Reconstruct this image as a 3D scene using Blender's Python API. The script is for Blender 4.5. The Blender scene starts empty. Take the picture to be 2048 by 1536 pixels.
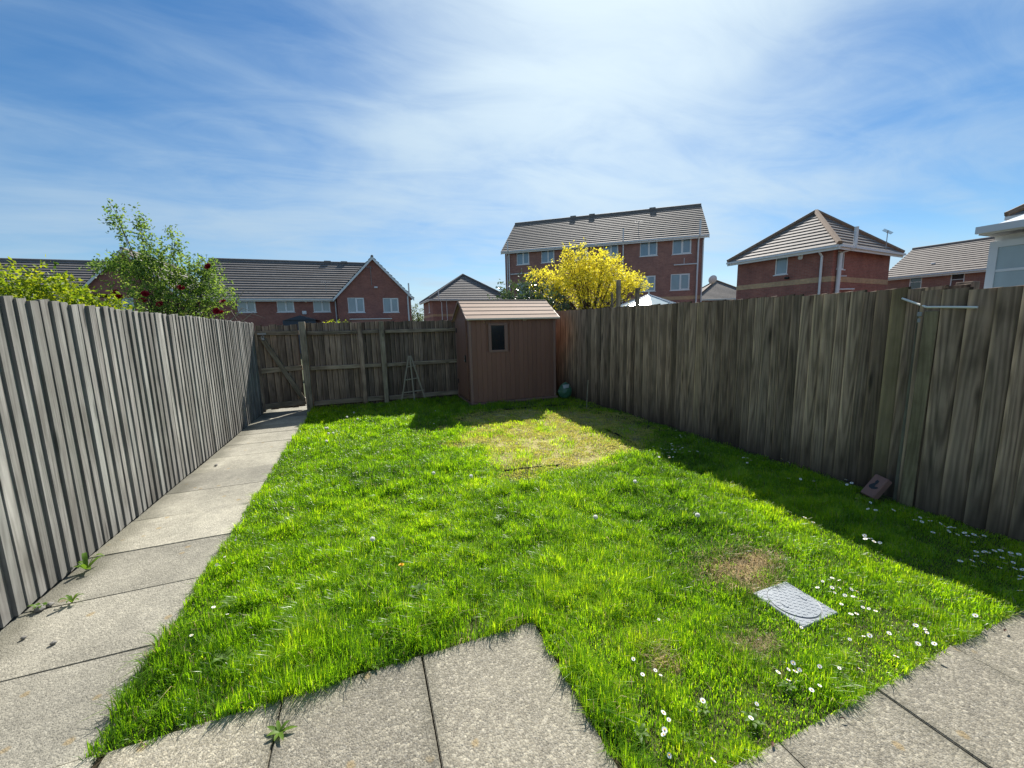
import bpy, bmesh, math, random
import numpy as np
from mathutils import Vector, Matrix, Euler, noise as mnoise
random.seed(7); rng = np.random.default_rng(11)
R = math.radians
SC = bpy.context.scene
COL = SC.collection

# ------------------------------------------------------------------ camera
cam_d = bpy.data.cameras.new('camera'); cam = bpy.data.objects.new('camera', cam_d); COL.objects.link(cam)
SC.camera = cam
cam_d.sensor_width = 36.0; cam_d.lens = 785 / 2048 * 36.0; cam_d.clip_start = .05; cam_d.clip_end = 2000
_p, _r, _y = R(8.3), R(1.45), R(20.4)
fw = Vector((math.sin(_y) * math.cos(_p), math.cos(_y) * math.cos(_p), -math.sin(_p)))
rt0 = Vector((math.cos(_y), -math.sin(_y), 0)); up0 = rt0.cross(fw)
rt = rt0 * math.cos(_r) - up0 * math.sin(_r); up = up0 * math.cos(_r) + rt0 * math.sin(_r)
cam.matrix_world = Matrix(((rt.x, up.x, -fw.x, 0), (rt.y, up.y, -fw.y, 0), (rt.z, up.z, -fw.z, 1.6), (0, 0, 0, 1)))

# ------------------------------------------------------------------ sun, sky, exposure
SUN_AZ, SUN_EL = R(34.5), R(42.0)
S = Vector((math.sin(SUN_AZ) * math.cos(SUN_EL), math.cos(SUN_AZ) * math.cos(SUN_EL), math.sin(SUN_EL)))
sun_d = bpy.data.lights.new('sun', 'SUN'); sun = bpy.data.objects.new('sun', sun_d); COL.objects.link(sun)
sun_d.energy = 4.2; sun_d.angle = R(.53); sun_d.color = (1, .95, .87)
sun.rotation_euler = S.to_track_quat('Z', 'Y').to_euler(); sun.location = (8, 12, 14)
W = bpy.data.worlds.new('World'); SC.world = W; W.use_nodes = True


class NT:
    """tiny node-tree helper"""
    def __init__(s, t): s.t = t
    def n(s, ty, **kw):
        nd = s.t.nodes.new(ty)
        ins = kw.pop('i', {})
        for k, v in kw.items(): setattr(nd, k, v)
        for k, v in ins.items():
            sk = nd.inputs[k]
            if hasattr(v, 'bl_idname') or isinstance(v, bpy.types.NodeSocket): s.t.links.new(v, sk)
            else: sk.default_value = v
        return nd
    def math(s, op, a, b=0.0, c=0.0, clamp=False):
        nd = s.n('ShaderNodeMath', operation=op, use_clamp=clamp)
        for k, v in enumerate((a, b, c)):
            if isinstance(v, bpy.types.NodeSocket): s.t.links.new(v, nd.inputs[k])
            else: nd.inputs[k].default_value = v
        return nd.outputs[0]
    def mix(s, f, a, b, mode='MIX'):
        nd = s.n('ShaderNodeMix', data_type='RGBA', blend_type=mode)
        for k, v in ((0, f), (6, a), (7, b)):
            if isinstance(v, bpy.types.NodeSocket): s.t.links.new(v, nd.inputs[k])
            else: nd.inputs[k].default_value = v if k == 0 else (*v[:3], 1)
        return nd.outputs[2]
    def ramp(s, f, stops, interp='LINEAR'):
        nd = s.n('ShaderNodeValToRGB'); nd.color_ramp.interpolation = interp
        el = nd.color_ramp.elements
        while len(el) < len(stops): el.new(.5)
        for e, (p, c) in zip(el, stops): e.position = p; e.color = (*c[:3], 1) if not isinstance(c, float) else (c, c, c, 1)
        s.t.links.new(f, nd.inputs[0]); return nd.outputs[0]
    def noise(s, v, scale, detail=4, rough=.55, dist=0.0):
        return s.n('ShaderNodeTexNoise', i={'Vector': v, 'Scale': scale, 'Detail': detail, 'Roughness': rough, 'Distortion': dist}).outputs[0]
    def vmap(s, v, scale=(1, 1, 1), loc=(0, 0, 0), rot=(0, 0, 0)):
        return s.n('ShaderNodeMapping', i={'Vector': v, 'Scale': scale, 'Location': loc, 'Rotation': rot}).outputs[0]


wt = W.node_tree; wt.nodes.clear(); q = NT(wt)
sky = q.n('ShaderNodeTexSky', sky_type='NISHITA', sun_disc=False, sun_elevation=SUN_EL, sun_rotation=SUN_AZ,
          altitude=0, air_density=1.0, dust_density=.12, ozone_density=3.0)
tc = q.n('ShaderNodeTexCoord').outputs['Generated']
sep = q.n('ShaderNodeSeparateXYZ', i={0: tc}).outputs
zz = q.math('ADD', q.math('MAXIMUM', sep[2], 0.0), .12)
cv = q.n('ShaderNodeCombineXYZ', i={0: q.math('DIVIDE', sep[0], zz), 1: q.math('DIVIDE', sep[1], zz), 2: 0.0}).outputs[0]
c1 = q.noise(q.vmap(cv, (.6, 1.0, 1), (3.1, 1.7, 0), (0, 0, R(-12))), 1.0, 5, .52, .8)
c2 = q.noise(q.vmap(cv, (.35, .5, 1), (14.3, 6.2, 0)), 1.0, 3, .5, .3)
c3 = q.noise(q.vmap(cv, (1.5, 3.4, 1), (1.3, 5.2, 0), (0, 0, R(24))), 1.0, 7, .62, 1.3)
cm = q.math('ADD', q.math('MULTIPLY', c1, .62), q.math('ADD', q.math('MULTIPLY', c2, .58), q.math('MULTIPLY', c3, .28)))
cm = q.math('ADD', cm, q.math('MULTIPLY', q.math('POWER', q.math('MAXIMUM', q.n('ShaderNodeVectorMath', operation='DOT_PRODUCT', i={0: tc, 1: tuple(S)}).outputs['Value'], 0.0), 9.0), .36))  # thin veil scatters more towards the sun
cm = q.math('ADD', cm, q.math('MULTIPLY', q.math('POWER', q.math('SUBTRACT', 1.0, q.math('ABSOLUTE', sep[2])), 7.0), .17))  # long path through the veil low down
cf = q.n('ShaderNodeMapRange', interpolation_type='SMOOTHSTEP', i={0: cm, 1: .56, 2: 1.06, 3: .04, 4: .86}).outputs[0]
sdot = q.n('ShaderNodeVectorMath', operation='DOT_PRODUCT', i={0: tc, 1: tuple(S)}).outputs['Value']
glow = q.math('POWER', q.math('MAXIMUM', sdot, 0.0), 5.0)
cl = q.mix(glow, (2.75, 3.75, 4.75), (5.6, 6.5, 6.8))
blue = q.n('ShaderNodeHueSaturation', i={'Saturation': 1.30, 'Value': .70, 'Color': sky.outputs[0]}).outputs[0]
skc = q.mix(cf, blue, cl)
bg = q.n('ShaderNodeBackground', i={'Color': skc, 'Strength': .082})
wt.links.new(bg.outputs[0], q.n('ShaderNodeOutputWorld').inputs[0])
vs = SC.view_settings; vs.view_transform = 'Standard'; vs.look = 'None'; vs.gamma = 1; vs.exposure = 1.0; vs.use_curve_mapping = False
SC.cycles.use_denoising = True; SC.cycles.max_bounces = 8; SC.cycles.transparent_max_bounces = 6
SC.cycles.sample_clamp_indirect = 6

# ------------------------------------------------------------------ helpers
def wm(o):
    m = o.matrix_basis.copy()
    return wm(o.parent) @ o.matrix_parent_inverse @ m if o.parent else m
def empty(name, loc=(0, 0, 0), rz=0.0):
    o = bpy.data.objects.new(name, None); COL.objects.link(o); o.location = loc; o.rotation_euler = (0, 0, rz)
    o.empty_display_size = .1; return o
def tag(o, label, cat, group=None):
    o['label'] = label; o['category'] = cat
    if group: o['group'] = group
    return o
def thing(name, label, cat, loc=(0, 0, 0), rz=0.0, group=None): return tag(empty(name, loc, rz), label, cat, group)
def link(name, me, mat=None, parent=None, world=False, loc=None, rot=None, scale=None):
    """object in its parent's own frame; world=True: coordinates are world coordinates"""
    o = bpy.data.objects.new(name, me); COL.objects.link(o)
    if mat and not me.materials: me.materials.append(mat)
    if loc is not None: o.location = loc
    if rot is not None: o.rotation_euler = rot
    if scale is not None: o.scale = scale
    if parent:
        o.parent = parent
        if world: o.matrix_parent_inverse = wm(parent).inverted()
    return o
def mesh(name, v, f, smooth=False):
    me = bpy.data.meshes.new(name); me.from_pydata([tuple(p) for p in v], [], f); me.update()
    if smooth: me.polygons.foreach_set('use_smooth', [True] * len(me.polygons))
    return me
class MB:
    """collects faces for ONE mesh"""
    def __init__(s): s.v = []; s.f = []
    def add(s, v, f):
        k = len(s.v); s.v += [tuple(p) for p in v]; s.f += [tuple(i + k for i in q) for q in f]; return s
    def box(s, a, b, m=None):
        (x0, y0, z0), (x1, y1, z1) = a, b
        v = [Vector(p) for p in ((x0, y0, z0), (x1, y0, z0), (x1, y1, z0), (x0, y1, z0), (x0, y0, z1), (x1, y0, z1), (x1, y1, z1), (x0, y1, z1))]
        if m: v = [m @ p for p in v]
        return s.add(v, [(0, 3, 2, 1), (4, 5, 6, 7), (0, 1, 5, 4), (1, 2, 6, 5), (2, 3, 7, 6), (3, 0, 4, 7)])
    def bbox(s, a, b, bv=.004, m=None):
        """box with chamfered edges"""
        bm = bmesh.new(); bmesh.ops.create_cube(bm, size=1)
        c = [(a[i] + b[i]) / 2 for i in range(3)]; d = [abs(b[i] - a[i]) for i in range(3)]
        for p in bm.verts: p.co = Vector((p.co.x * d[0] + c[0], p.co.y * d[1] + c[1], p.co.z * d[2] + c[2]))
        bmesh.ops.bevel(bm, geom=bm.edges[:], offset=min(bv, min(d) * .45), segments=1, affect='EDGES')
        bm.verts.index_update(); v = [(m @ p.co) if m else p.co.copy() for p in bm.verts]
        f = [tuple(p.index for p in q.verts) for q in bm.faces]; bm.free(); return s.add(v, f)
    def tube(s, pts, r, n=8, cap=True):
        pts = [Vector(p) for p in pts]; r = r if isinstance(r, (list, tuple)) else [r] * len(pts)
        v = []; f = []; ref = Vector((0, 0, 1))
        for i, p in enumerate(pts):
            t = (pts[min(i + 1, len(pts) - 1)] - pts[max(i - 1, 0)]).normalized()
            rf = Vector((1, 0, 0)) if abs(t.z) > .9 else ref
            a = t.cross(rf).normalized(); b = t.cross(a)
            for k in range(n):
                an = 2 * math.pi * k / n; v.append(p + (a * math.cos(an) + b * math.sin(an)) * r[i])
        for i in range(len(pts) - 1):
            for k in range(n): f.append((i * n + k, i * n + (k + 1) % n, (i + 1) * n + (k + 1) % n, (i + 1) * n + k))
        if cap: f.append(tuple(range(n - 1, -1, -1))); f.append(tuple((len(pts) - 1) * n + k for k in range(n)))
        return s.add(v, f)
    def build(s, name, mat, parent=None, smooth=False, **kw): return link(name, mesh(name, s.v, s.f, smooth), mat, parent, **kw)

# ------------------------------------------------------------------ materials
MAT = {}
def newmat(name):
    m = bpy.data.materials.new(name); m.use_nodes = True; t = m.node_tree; t.nodes.clear(); MAT[name] = m
    q = NT(t); out = q.n('ShaderNodeOutputMaterial'); return m, q, out
def pbsdf(q, out, col, rough=.7, bump=None, bs=.3, bd=.01, spec=.4, metal=0.0):
    p = q.n('ShaderNodeBsdfPrincipled')
    for k, v in (('Base Color', col), ('Roughness', rough), ('Specular IOR Level', spec), ('Metallic', metal)):
        if isinstance(v, bpy.types.NodeSocket): q.t.links.new(v, p.inputs[k])
        else: p.inputs[k].default_value = (*v, 1) if k == 'Base Color' else v
    if bump is not None:
        b = q.n('ShaderNodeBump', i={'Height': bump, 'Strength': bs, 'Distance': bd}); q.t.links.new(b.outputs[0], p.inputs['Normal'])
    q.t.links.new(p.outputs[0], out.inputs[0]); return p
def objv(q, k=37.0):
    tcn = q.n('ShaderNodeTexCoord').outputs['Object']; rnd = q.n('ShaderNodeObjectInfo').outputs['Random']
    off = q.math('MULTIPLY', rnd, k)
    cmb = q.n('ShaderNodeCombineXYZ', i={0: off, 1: off, 2: off}).outputs[0]
    return q.n('ShaderNodeVectorMath', operation='ADD', i={0: tcn, 1: cmb}).outputs[0], rnd, tcn
def plain(name, col, rough=.6, var=.12, scale=6.0, spec=.4, bumps=.15):
    m, q, out = newmat(name); v, rnd, _ = objv(q)
    n = q.noise(v, scale, 5); c = q.mix(n, [x * (1 - var) for x in col], [min(1, x * (1 + var)) for x in col])
    c = q.mix(1.0, c, q.ramp(rnd, [(0, (1 - var * .6,) * 3), (1, (1.0,) * 3)]), 'MULTIPLY')
    pbsdf(q, out, c, rough, q.noise(v, scale * 8, 3), bumps, .003, spec); return m
def wood(name, dark, light, algae=0.0, algcol=(.09, .12, .07), warm=None, warmamt=0.0, grain=1.0, edge=None, damp_shade=0.0, tones=((.72, .71, .70), (.93, .93, .93), (1.14, 1.12, 1.08))):
    m, q, out = newmat(name); v, rnd, oc = objv(q)
    g1 = q.noise(q.vmap(v, (15, 15, 1.3)), 1.0, 2.5, .5, 1.6)            # long grain
    g2 = q.noise(q.vmap(v, (60, 60, 5.0)), 1.0, 3, .6, 1.5)         # fine fibre
    rz_ = q.math('FRACT', q.math('MULTIPLY', rnd, 13.7)); ry_ = q.math('MULTIPLY', q.math('FRACT', q.math('MULTIPLY', rnd, 5.3)), .10)
    cvec = q.n('ShaderNodeVectorMath', operation='SUBTRACT', i={0: oc, 1: q.n('ShaderNodeCombineXYZ', i={0: 0.0, 1: ry_, 2: q.math('MULTIPLY', rz_, 1.4)}).outputs[0]}).outputs[0]
    cath = q.n('ShaderNodeTexWave', wave_type='RINGS', rings_direction='X', i={'Vector': q.vmap(cvec, (9, 11, 1.1)), 'Scale': 1.2, 'Distortion': 7.0, 'Detail': 3.0, 'Detail Scale': 1.3, 'Detail Roughness': .6}).outputs[0]
    g = q.math('ADD', q.math('MULTIPLY', g1, .62), q.math('ADD', q.math('MULTIPLY', g2, .16), q.math('MULTIPLY', cath, .10 * grain)))
    c = q.ramp(g, [(.27, dark), (.45, [a * .5 + b * .5 for a, b in zip(dark, light)]), (.66, light)])
    # knots
    vo = q.n('ShaderNodeTexVoronoi', i={'Vector': q.vmap(v, (7, 7, 2.2)), 'Scale': 1.0, 'Randomness': 1.0})
    kn = q.n('ShaderNodeMapRange', i={0: vo.outputs['Distance'], 1: .06, 2: .15, 3: .85, 4: 0.0}).outputs[0]
    c = q.mix(kn, c, [x * .35 for x in dark])
    cr = q.noise(q.vmap(v, (70, 70, .8)), 1.0, 2, .5, .8)
    c = q.mix(q.n('ShaderNodeMapRange', i={0: cr, 1: .60, 2: .70, 3: 0.0, 4: .42}).outputs[0], c, [x * .45 for x in dark])
    if warm: 
        wn = q.n('ShaderNodeMapRange', i={0: rnd, 1: 1 - warmamt, 2: 1.0, 3: 0.0, 4: .75}).outputs[0]
        c = q.mix(wn, c, warm)
    if algae:
        big = q.noise(q.vmap(oc, (3, 3, 1.1)), 1.0, 4, .6); st = q.noise(q.vmap(v, (14, 14, .6)), 1.0, 3)
        a = q.n('ShaderNodeMapRange', i={0: q.math('ADD', q.math('MULTIPLY', st, .6), q.math('MULTIPLY', q.noise(v, .9, 3), .7)), 1: .52, 2: .92, 3: 0.0, 4: algae}).outputs[0]
        c = q.mix(a, c, algcol)
    so = q.n('ShaderNodeSeparateXYZ', i={0: oc}).outputs
    if edge:  # worn pale rim; grime and overlap shade painted along the thin edge
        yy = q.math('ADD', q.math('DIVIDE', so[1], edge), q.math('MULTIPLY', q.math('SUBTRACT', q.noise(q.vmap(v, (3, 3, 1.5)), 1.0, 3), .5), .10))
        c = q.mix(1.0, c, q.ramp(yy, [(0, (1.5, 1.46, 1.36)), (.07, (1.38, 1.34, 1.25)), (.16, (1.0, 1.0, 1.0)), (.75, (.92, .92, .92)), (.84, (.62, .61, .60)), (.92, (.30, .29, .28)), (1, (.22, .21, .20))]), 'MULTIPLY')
    if damp_shade:  # damp stain at the board foot, strengthened to deepen the shade there
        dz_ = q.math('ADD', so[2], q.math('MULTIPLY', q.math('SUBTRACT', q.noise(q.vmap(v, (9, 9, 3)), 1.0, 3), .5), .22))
        c = q.mix(q.n('ShaderNodeMapRange', i={0: dz_, 1: .02, 2: .30, 3: damp_shade, 4: 0.0}).outputs[0], c, [x * .55 for x in dark])
    blot = q.noise(v, 3.5, 4, .6); c = q.mix(1.0, c, q.ramp(blot, [(.32, (.66, .65, .63)), (.55, (1.0, 1.0, 1.0)), (.75, (1.12, 1.12, 1.1))]), 'MULTIPLY')
    tone = q.ramp(q.math('FRACT', q.math('MULTIPLY', rnd, 7.31)), [(0, tones[0]), (.5, tones[1]), (1, tones[2])])
    c = q.mix(1.0, c, tone, 'MULTIPLY')
    pbsdf(q, out, c, .82, g, .16, .004, .2); return m
wood('wood_sunny', (.14, .13, .122), (.345, .335, .32), .3, (.30, .345, .32), None, 0, 1.3, None, .35, ((.66, .65, .63), (.92, .92, .91), (1.16, 1.15, 1.12)))
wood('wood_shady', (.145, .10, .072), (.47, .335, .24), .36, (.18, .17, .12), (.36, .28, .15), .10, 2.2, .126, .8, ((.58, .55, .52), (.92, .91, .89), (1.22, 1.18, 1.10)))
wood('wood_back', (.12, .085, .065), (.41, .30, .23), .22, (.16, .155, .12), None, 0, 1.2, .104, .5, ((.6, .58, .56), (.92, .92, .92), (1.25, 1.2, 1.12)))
wood('wood_rail', (.17, .128, .09), (.46, .36, .265), .2, (.19, .18, .13))
wood('wood_post', (.17, .135, .095), (.40, .335, .25), .15)
wood('wood_green', (.12, .105, .08), (.31, .275, .20), .5, (.17, .18, .135))
wood('wood_yellow', (.20, .155, .09), (.44, .36, .215), .3, (.22, .19, .11))

def concrete(name, base, warm, dark, edge=False):
    m, q, out = newmat(name); v, rnd, oc = objv(q, 11.0)
    big = q.noise(v, 2.6, 5, .6); mid = q.noise(v, 14, 5, .65)
    ag = q.n('ShaderNodeTexVoronoi', i={'Vector': v, 'Scale': 95.0}); ag2 = q.n('ShaderNodeTexVoronoi', i={'Vector': v, 'Scale': 210.0})
    agc = q.n('ShaderNodeSeparateColor', i={0: ag.outputs['Color']}).outputs[0]
    agd = q.n('ShaderNodeSeparateColor', i={0: ag2.outputs['Color']}).outputs[1]
    c = q.ramp(q.math('ADD', q.math('MULTIPLY', big, .6), q.math('MULTIPLY', mid, .5)), [(.36, dark), (.55, base), (.74, warm)])
    st_ = q.noise(v, 1.1, 5, .6, .5)
    c = q.mix(1.0, c, q.ramp(st_, [(.3, (.60, .60, .58)), (.5, (.95, .95, .93)), (.7, (1.12, 1.12, 1.10))]), 'MULTIPLY')
    c = q.mix(.22 if edge else .45, c, q.ramp(agc, [(0, [x * .45 for x in base]), (.35, [x * .85 for x in base]), (.7, [min(1, x * 1.15) for x in base]), (1, [min(1, x * 1.9) for x in warm])]))
    c = q.mix(.16 if edge else .26, c, q.ramp(agd, [(0, (.06, .055, .05)), (.5, base), (1, (.66, .63, .56))]))
    li = q.n('ShaderNodeTexVoronoi', i={'Vector': v, 'Scale': 5.5}); lim = q.math('ADD', li.outputs['Distance'], q.math('MULTIPLY', q.noise(v, 40, 3), .10))
    lf = q.n('ShaderNodeMapRange', i={0: lim, 1: .13, 2: .17, 3: .62, 4: 0.0}).outputs[0]
    c = q.mix(lf, c, (.34, .25, .12))
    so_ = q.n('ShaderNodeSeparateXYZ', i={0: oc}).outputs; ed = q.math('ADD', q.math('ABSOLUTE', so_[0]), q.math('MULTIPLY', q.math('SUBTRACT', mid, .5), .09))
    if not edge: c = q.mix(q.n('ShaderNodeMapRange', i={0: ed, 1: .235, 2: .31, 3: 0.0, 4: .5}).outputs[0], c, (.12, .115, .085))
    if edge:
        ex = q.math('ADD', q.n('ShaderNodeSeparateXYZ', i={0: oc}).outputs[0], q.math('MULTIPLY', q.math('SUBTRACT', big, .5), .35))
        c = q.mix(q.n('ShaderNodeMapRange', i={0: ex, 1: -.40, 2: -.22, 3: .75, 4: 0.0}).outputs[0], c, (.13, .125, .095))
    c = q.mix(1.0, c, q.ramp(rnd, [(0, (.78, .77, .75)), (1, (1.10, 1.08, 1.03))]), 'MULTIPLY')
    h = q.math('ADD', q.math('MULTIPLY', ag.outputs['Distance'], -.6), q.math('ADD', mid, q.math('MULTIPLY', ag2.outputs['Distance'], -.4)))
    pbsdf(q, out, c, .85, h, .8, .006, .3); return m
concrete('paving', (.265, .243, .193), (.38, .35, .275), (.145, .133, .11))
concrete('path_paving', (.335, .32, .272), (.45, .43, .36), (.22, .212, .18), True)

def brick(name, c1, c2, mortar, axis):
    m, q, out = newmat(name); tcn = q.n('ShaderNodeTexCoord').outputs['Object']
    s = q.n('ShaderNodeSeparateXYZ', i={0: tcn}).outputs
    v = q.n('ShaderNodeCombineXYZ', i={0: q.math('ADD', s[0], s[1]), 1: s[2], 2: 0.0}).outputs[0]
    b = q.n('ShaderNodeTexBrick', i={'Vector': v, 'Color1': (*c1, 1), 'Color2': (*c2, 1), 'Mortar': (*mortar, 1), 'Scale': 1.0, 'Mortar Size': .007, 'Mortar Smooth': .2, 'Bias': 0.0, 'Brick Width': .225, 'Row Height': .075})
    n = q.noise(tcn, 1.3, 4); n2 = q.noise(tcn, 7, 4)
    c = q.mix(1.0, b.outputs[0], q.ramp(n, [(.3, (.78, .78, .8)), (.7, (1.1, 1.06, 1.02))]), 'MULTIPLY')
    c = q.mix(1.0, c, q.ramp(n2, [(.3, (.86, .86, .86)), (.7, (1.08, 1.08, 1.08))]), 'MULTIPLY')
    pbsdf(q, out, c, .85, b.outputs['Fac'], -.5, .008, .25); return m
brick('brick_red', (.29, .112, .09), (.36, .145, .115), (.27, .20, .165), 0)
brick('brick_dark', (.30, .14, .115), (.37, .18, .145), (.31, .245, .21), 0)
brick('brick_buff', (.50, .33, .19), (.58, .39, .23), (.42, .34, .25), 0)

def tiles(name, a, b):
    m, q, out = newmat(name); v = q.n('ShaderNodeTexCoord').outputs['Object']
    n = q.noise(v, .7, 5, .6); w = q.n('ShaderNodeTexVoronoi', i={'Vector': q.vmap(v, (3, 3, 3)), 'Scale': 1.0})
    cc = q.n('ShaderNodeSeparateColor', i={0: w.outputs['Color']}).outputs[0]
    c = q.mix(q.math('ADD', q.math('MULTIPLY', n, .7), q.math('MULTIPLY', cc, .3)), a, b)
    c = q.mix(1.0, c, q.ramp(q.noise(v, 9, 4), [(.3, (.8, .8, .8)), (.7, (1.1, 1.1, 1.1))]), 'MULTIPLY')
    pbsdf(q, out, c, .75, q.noise(v, 25, 3), .3, .01, .35); return m
tiles('roof_grey', (.15, .135, .125), (.24, .215, .20))
tiles('roof_brown', (.165, .142, .125), (.265, .232, .205))
tiles('ridge_brown', (.20, .13, .085), (.27, .18, .12))
plain('slate_blue', (.045, .06, .085), .6, .2, 3)
plain('upvc', (.72, .73, .74), .4, .05, 3)
plain('cream', (.62, .58, .47), .5, .06, 3)
plain('pipe_white', (.66, .67, .69), .45, .05, 3)
plain('black_plastic', (.012, .012, .013), .4, .2, 9)
plain('steel', (.30, .30, .30), .4, .15, 30)
plain('membrane', (.016, .015, .014), .98, .35, 12, .05)
plain('paver_red', (.27, .145, .12), .85, .25, 16, .2, .6)
plain('pebble', (.20, .19, .17), .8, .25, 30)
plain('dead_leaf', (.10, .05, .03), .7, .35, 40)
plain('bark', (.09, .07, .05), .9, .3, 18, .2, .7)
plain('cane_bark', (.30, .26, .20), .8, .2, 20)
plain('bamboo', (.46, .42, .28), .55, .35, 25)
plain('trellis', (.31, .265, .195), .8, .2, 14)
plain('render_white', (.70, .70, .69), .7, .05, 4)
plain('white_rod', (.74, .73, .68), .5, .06, 9)
plain('petal_white', (.80, .80, .78), .6, .06, 60)
plain('petal_yellow', (.75, .48, .015), .6, .12, 60)
plain('petal_red', (.34, .008, .018), .6, .25, 40)
plain('bag_green', (.055, .155, .09), .35, .35, 9, .5)
plain('bag_label', (.55, .57, .56), .4, .05, 9)
plain('ink', (.05, .06, .07), .6, .1, 9)
plain('lamp_metal', (.26, .28, .29), .5, .1, 9)
plain('soil', (.060, .047, .030), .95, .4, 22, .15, .8)
plain('far_ground', (.075, .085, .05), .95, .35, .8, .1, .5)
def glass(name, base, rough=.06):
    m, q, out = newmat(name); v = q.n('ShaderNodeTexCoord').outputs['Object']
    c = q.mix(q.noise(q.vmap(v, (1.2, 1.2, .7)), 1.6, 3), [x * .65 for x in base], [x * 1.25 for x in base])
    p = pbsdf(q, out, c, rough, q.noise(v, 1.4, 2), .04, .02, .9); return m
glass('window_glass', (.20, .27, .32)); glass('shed_glass', (.006, .009, .014), .15); glass('cons_glass', (.36, .44, .47), .2); glass('dark_glass', (.035, .045, .055), .08)
# shed plastics
def plastic(name, a, b, rough, spec=.35):
    m, q, out = newmat(name); v, rnd, oc = objv(q, 5.0)
    g = q.noise(q.vmap(v, (90, 90, 3)), 1.0, 4)
    c = q.mix(q.noise(q.vmap(v, (3, 3, 2)), 1.0, 4), a, b)
    c = q.mix(1.0, c, q.ramp(rnd, [(0, (.9, .9, .9)), (1, (1.06, 1.06, 1.06))]), 'MULTIPLY')
    pbsdf(q, out, c, rough, g, .35, .002, spec); return m
plastic('shed_brown', (.215, .103, .070), (.27, .132, .090), .6)
plastic('shed_trim', (.25, .14, .11), (.30, .175, .135), .5)
plastic('shed_roof', (.44, .31, .225), (.54, .39, .29), .75, .12)
plastic('shed_lip', (.62, .52, .40), (.70, .60, .48), .45)
def drainmat():
    m, q, out = newmat('cover_grey'); v = q.n('ShaderNodeTexCoord').outputs['Object']
    n = q.noise(v, 30, 4); c = q.mix(n, (.20, .225, .25), (.30, .335, .365))
    pbsdf(q, out, c, .42, q.noise(v, 160, 3), .2, .002, .5); return m
drainmat()
def foliage(name, stops, trans=.45, tcol=None, rough=.5, gloss=.25):
    m, q, out = newmat(name)
    a = q.n('ShaderNodeAttribute', attribute_name='tint').outputs['Fac']
    c = q.ramp(a, stops)
    p = q.n('ShaderNodeBsdfPrincipled', i={'Base Color': c, 'Roughness': rough, 'Specular IOR Level': gloss})
    tr = q.n('ShaderNodeBsdfTranslucent', i={'Color': q.mix(1.0, c, tcol or (1.9, 1.75, .8), 'MULTIPLY')})
    mx = q.n('ShaderNodeMixShader', i={0: trans, 1: p.outputs[0], 2: tr.outputs[0]})
    q.t.links.new(mx.outputs[0], out.inputs[0]); return m
foliage('grass_blade', [(0, (.50, .40, .22)), (.1, (.34, .29, .12)), (.2, (.045, .115, .014)), (.5, (.13, .255, .016)), (.8, (.225, .36, .018)), (1, (.36, .44, .035))], .6, (2.25, 2.25, .6), .32, .5)
foliage('straw', [(0, (.60, .47, .28)), (.13, (.38, .30, .15)), (1, (.38, .30, .15))], .4, (1.2, 1.15, 1.0))
foliage('moss', [(0, (.28, .27, .08)), (.5, (.50, .47, .13)), (1, (.62, .57, .19))], .4, (1.3, 1.3, .9))
foliage('fluff', [(0, (.8, .8, .78)), (1, (.8, .8, .78))], .5, (1.1, 1.1, 1.1))
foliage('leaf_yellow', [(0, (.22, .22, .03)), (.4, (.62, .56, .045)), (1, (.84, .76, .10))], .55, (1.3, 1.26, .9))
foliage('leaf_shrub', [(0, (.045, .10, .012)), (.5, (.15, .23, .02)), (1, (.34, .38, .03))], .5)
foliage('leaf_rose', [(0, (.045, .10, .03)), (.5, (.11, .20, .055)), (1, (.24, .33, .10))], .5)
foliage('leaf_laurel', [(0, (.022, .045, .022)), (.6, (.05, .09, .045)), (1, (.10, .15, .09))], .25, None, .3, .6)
foliage('leaf_far', [(0, (.03, .055, .02)), (1, (.10, .14, .04))], .35)
foliage('leaf_weed', [(0, (.06, .14, .02)), (1, (.16, .26, .04))], .45)

# ------------------------------------------------------------------ the setting: ground
def struct(o): o['kind'] = 'structure'; return o
gm = bmesh.new(); bmesh.ops.create_grid(gm, x_segments=8, y_segments=8, size=400)
me = bpy.data.meshes.new('ground'); gm.to_mesh(me); gm.free()
struct(link('ground', me, MAT['far_ground'], loc=(0, 60, -.08)))

# lawn sheet (soil), its outline follows the slabs
def in_moss(x, y):
    """signed amount of the worn mossy patch in front of the shed (0..1)"""
    e = np.sqrt(((x - 2.55) / 1.55) ** 2 + ((y - 5.35) / 1.75) ** 2)
    return e
def inlawn(x, y): 
    x = x + (vnoise(x, y, 14, 5) - .45) * .05; y = y + (vnoise(x, y, 14, 6) - .45) * .05
    a = (x > -1.115) & (x < 4.36) & (y > .845) & (y < 9.06)
    return a & ~((x < .755) & (y < 1.785))
NX, NY = 110, 165
gx = np.linspace(-1.12, 4.37, NX); gy = np.linspace(.84, 9.08, NY)
vv = []; idx = -np.ones((NX, NY), int); ff = []
for i in range(NX):
    for j in range(NY):
        x, y = gx[i], gy[j]
        if x < .80 and y < 1.78: continue
        idx[i, j] = len(vv)
        vv.append((x, y, -.022 + .020 * (mnoise.noise(Vector((x * 1.7, y * 1.7, 3))) * .5 + .5) + .008 * mnoise.noise(Vector((x * 9, y * 9, 1)))))
for i in range(NX - 1):
    for j in range(NY - 1):
        k = (idx[i, j], idx[i + 1, j], idx[i + 1, j + 1], idx[i, j + 1])
        if min(k) >= 0: ff.append(tuple(int(a) for a in k))
m, q, out = newmat('lawn_soil'); v = q.n('ShaderNodeTexCoord').outputs['Object']
sp = q.n('ShaderNodeSeparateXYZ', i={0: v}).outputs
n1 = q.noise(v, 5, 6, .65); n2 = q.noise(v, 32, 5, .65); n3 = q.noise(v, 1.6, 4)
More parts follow.
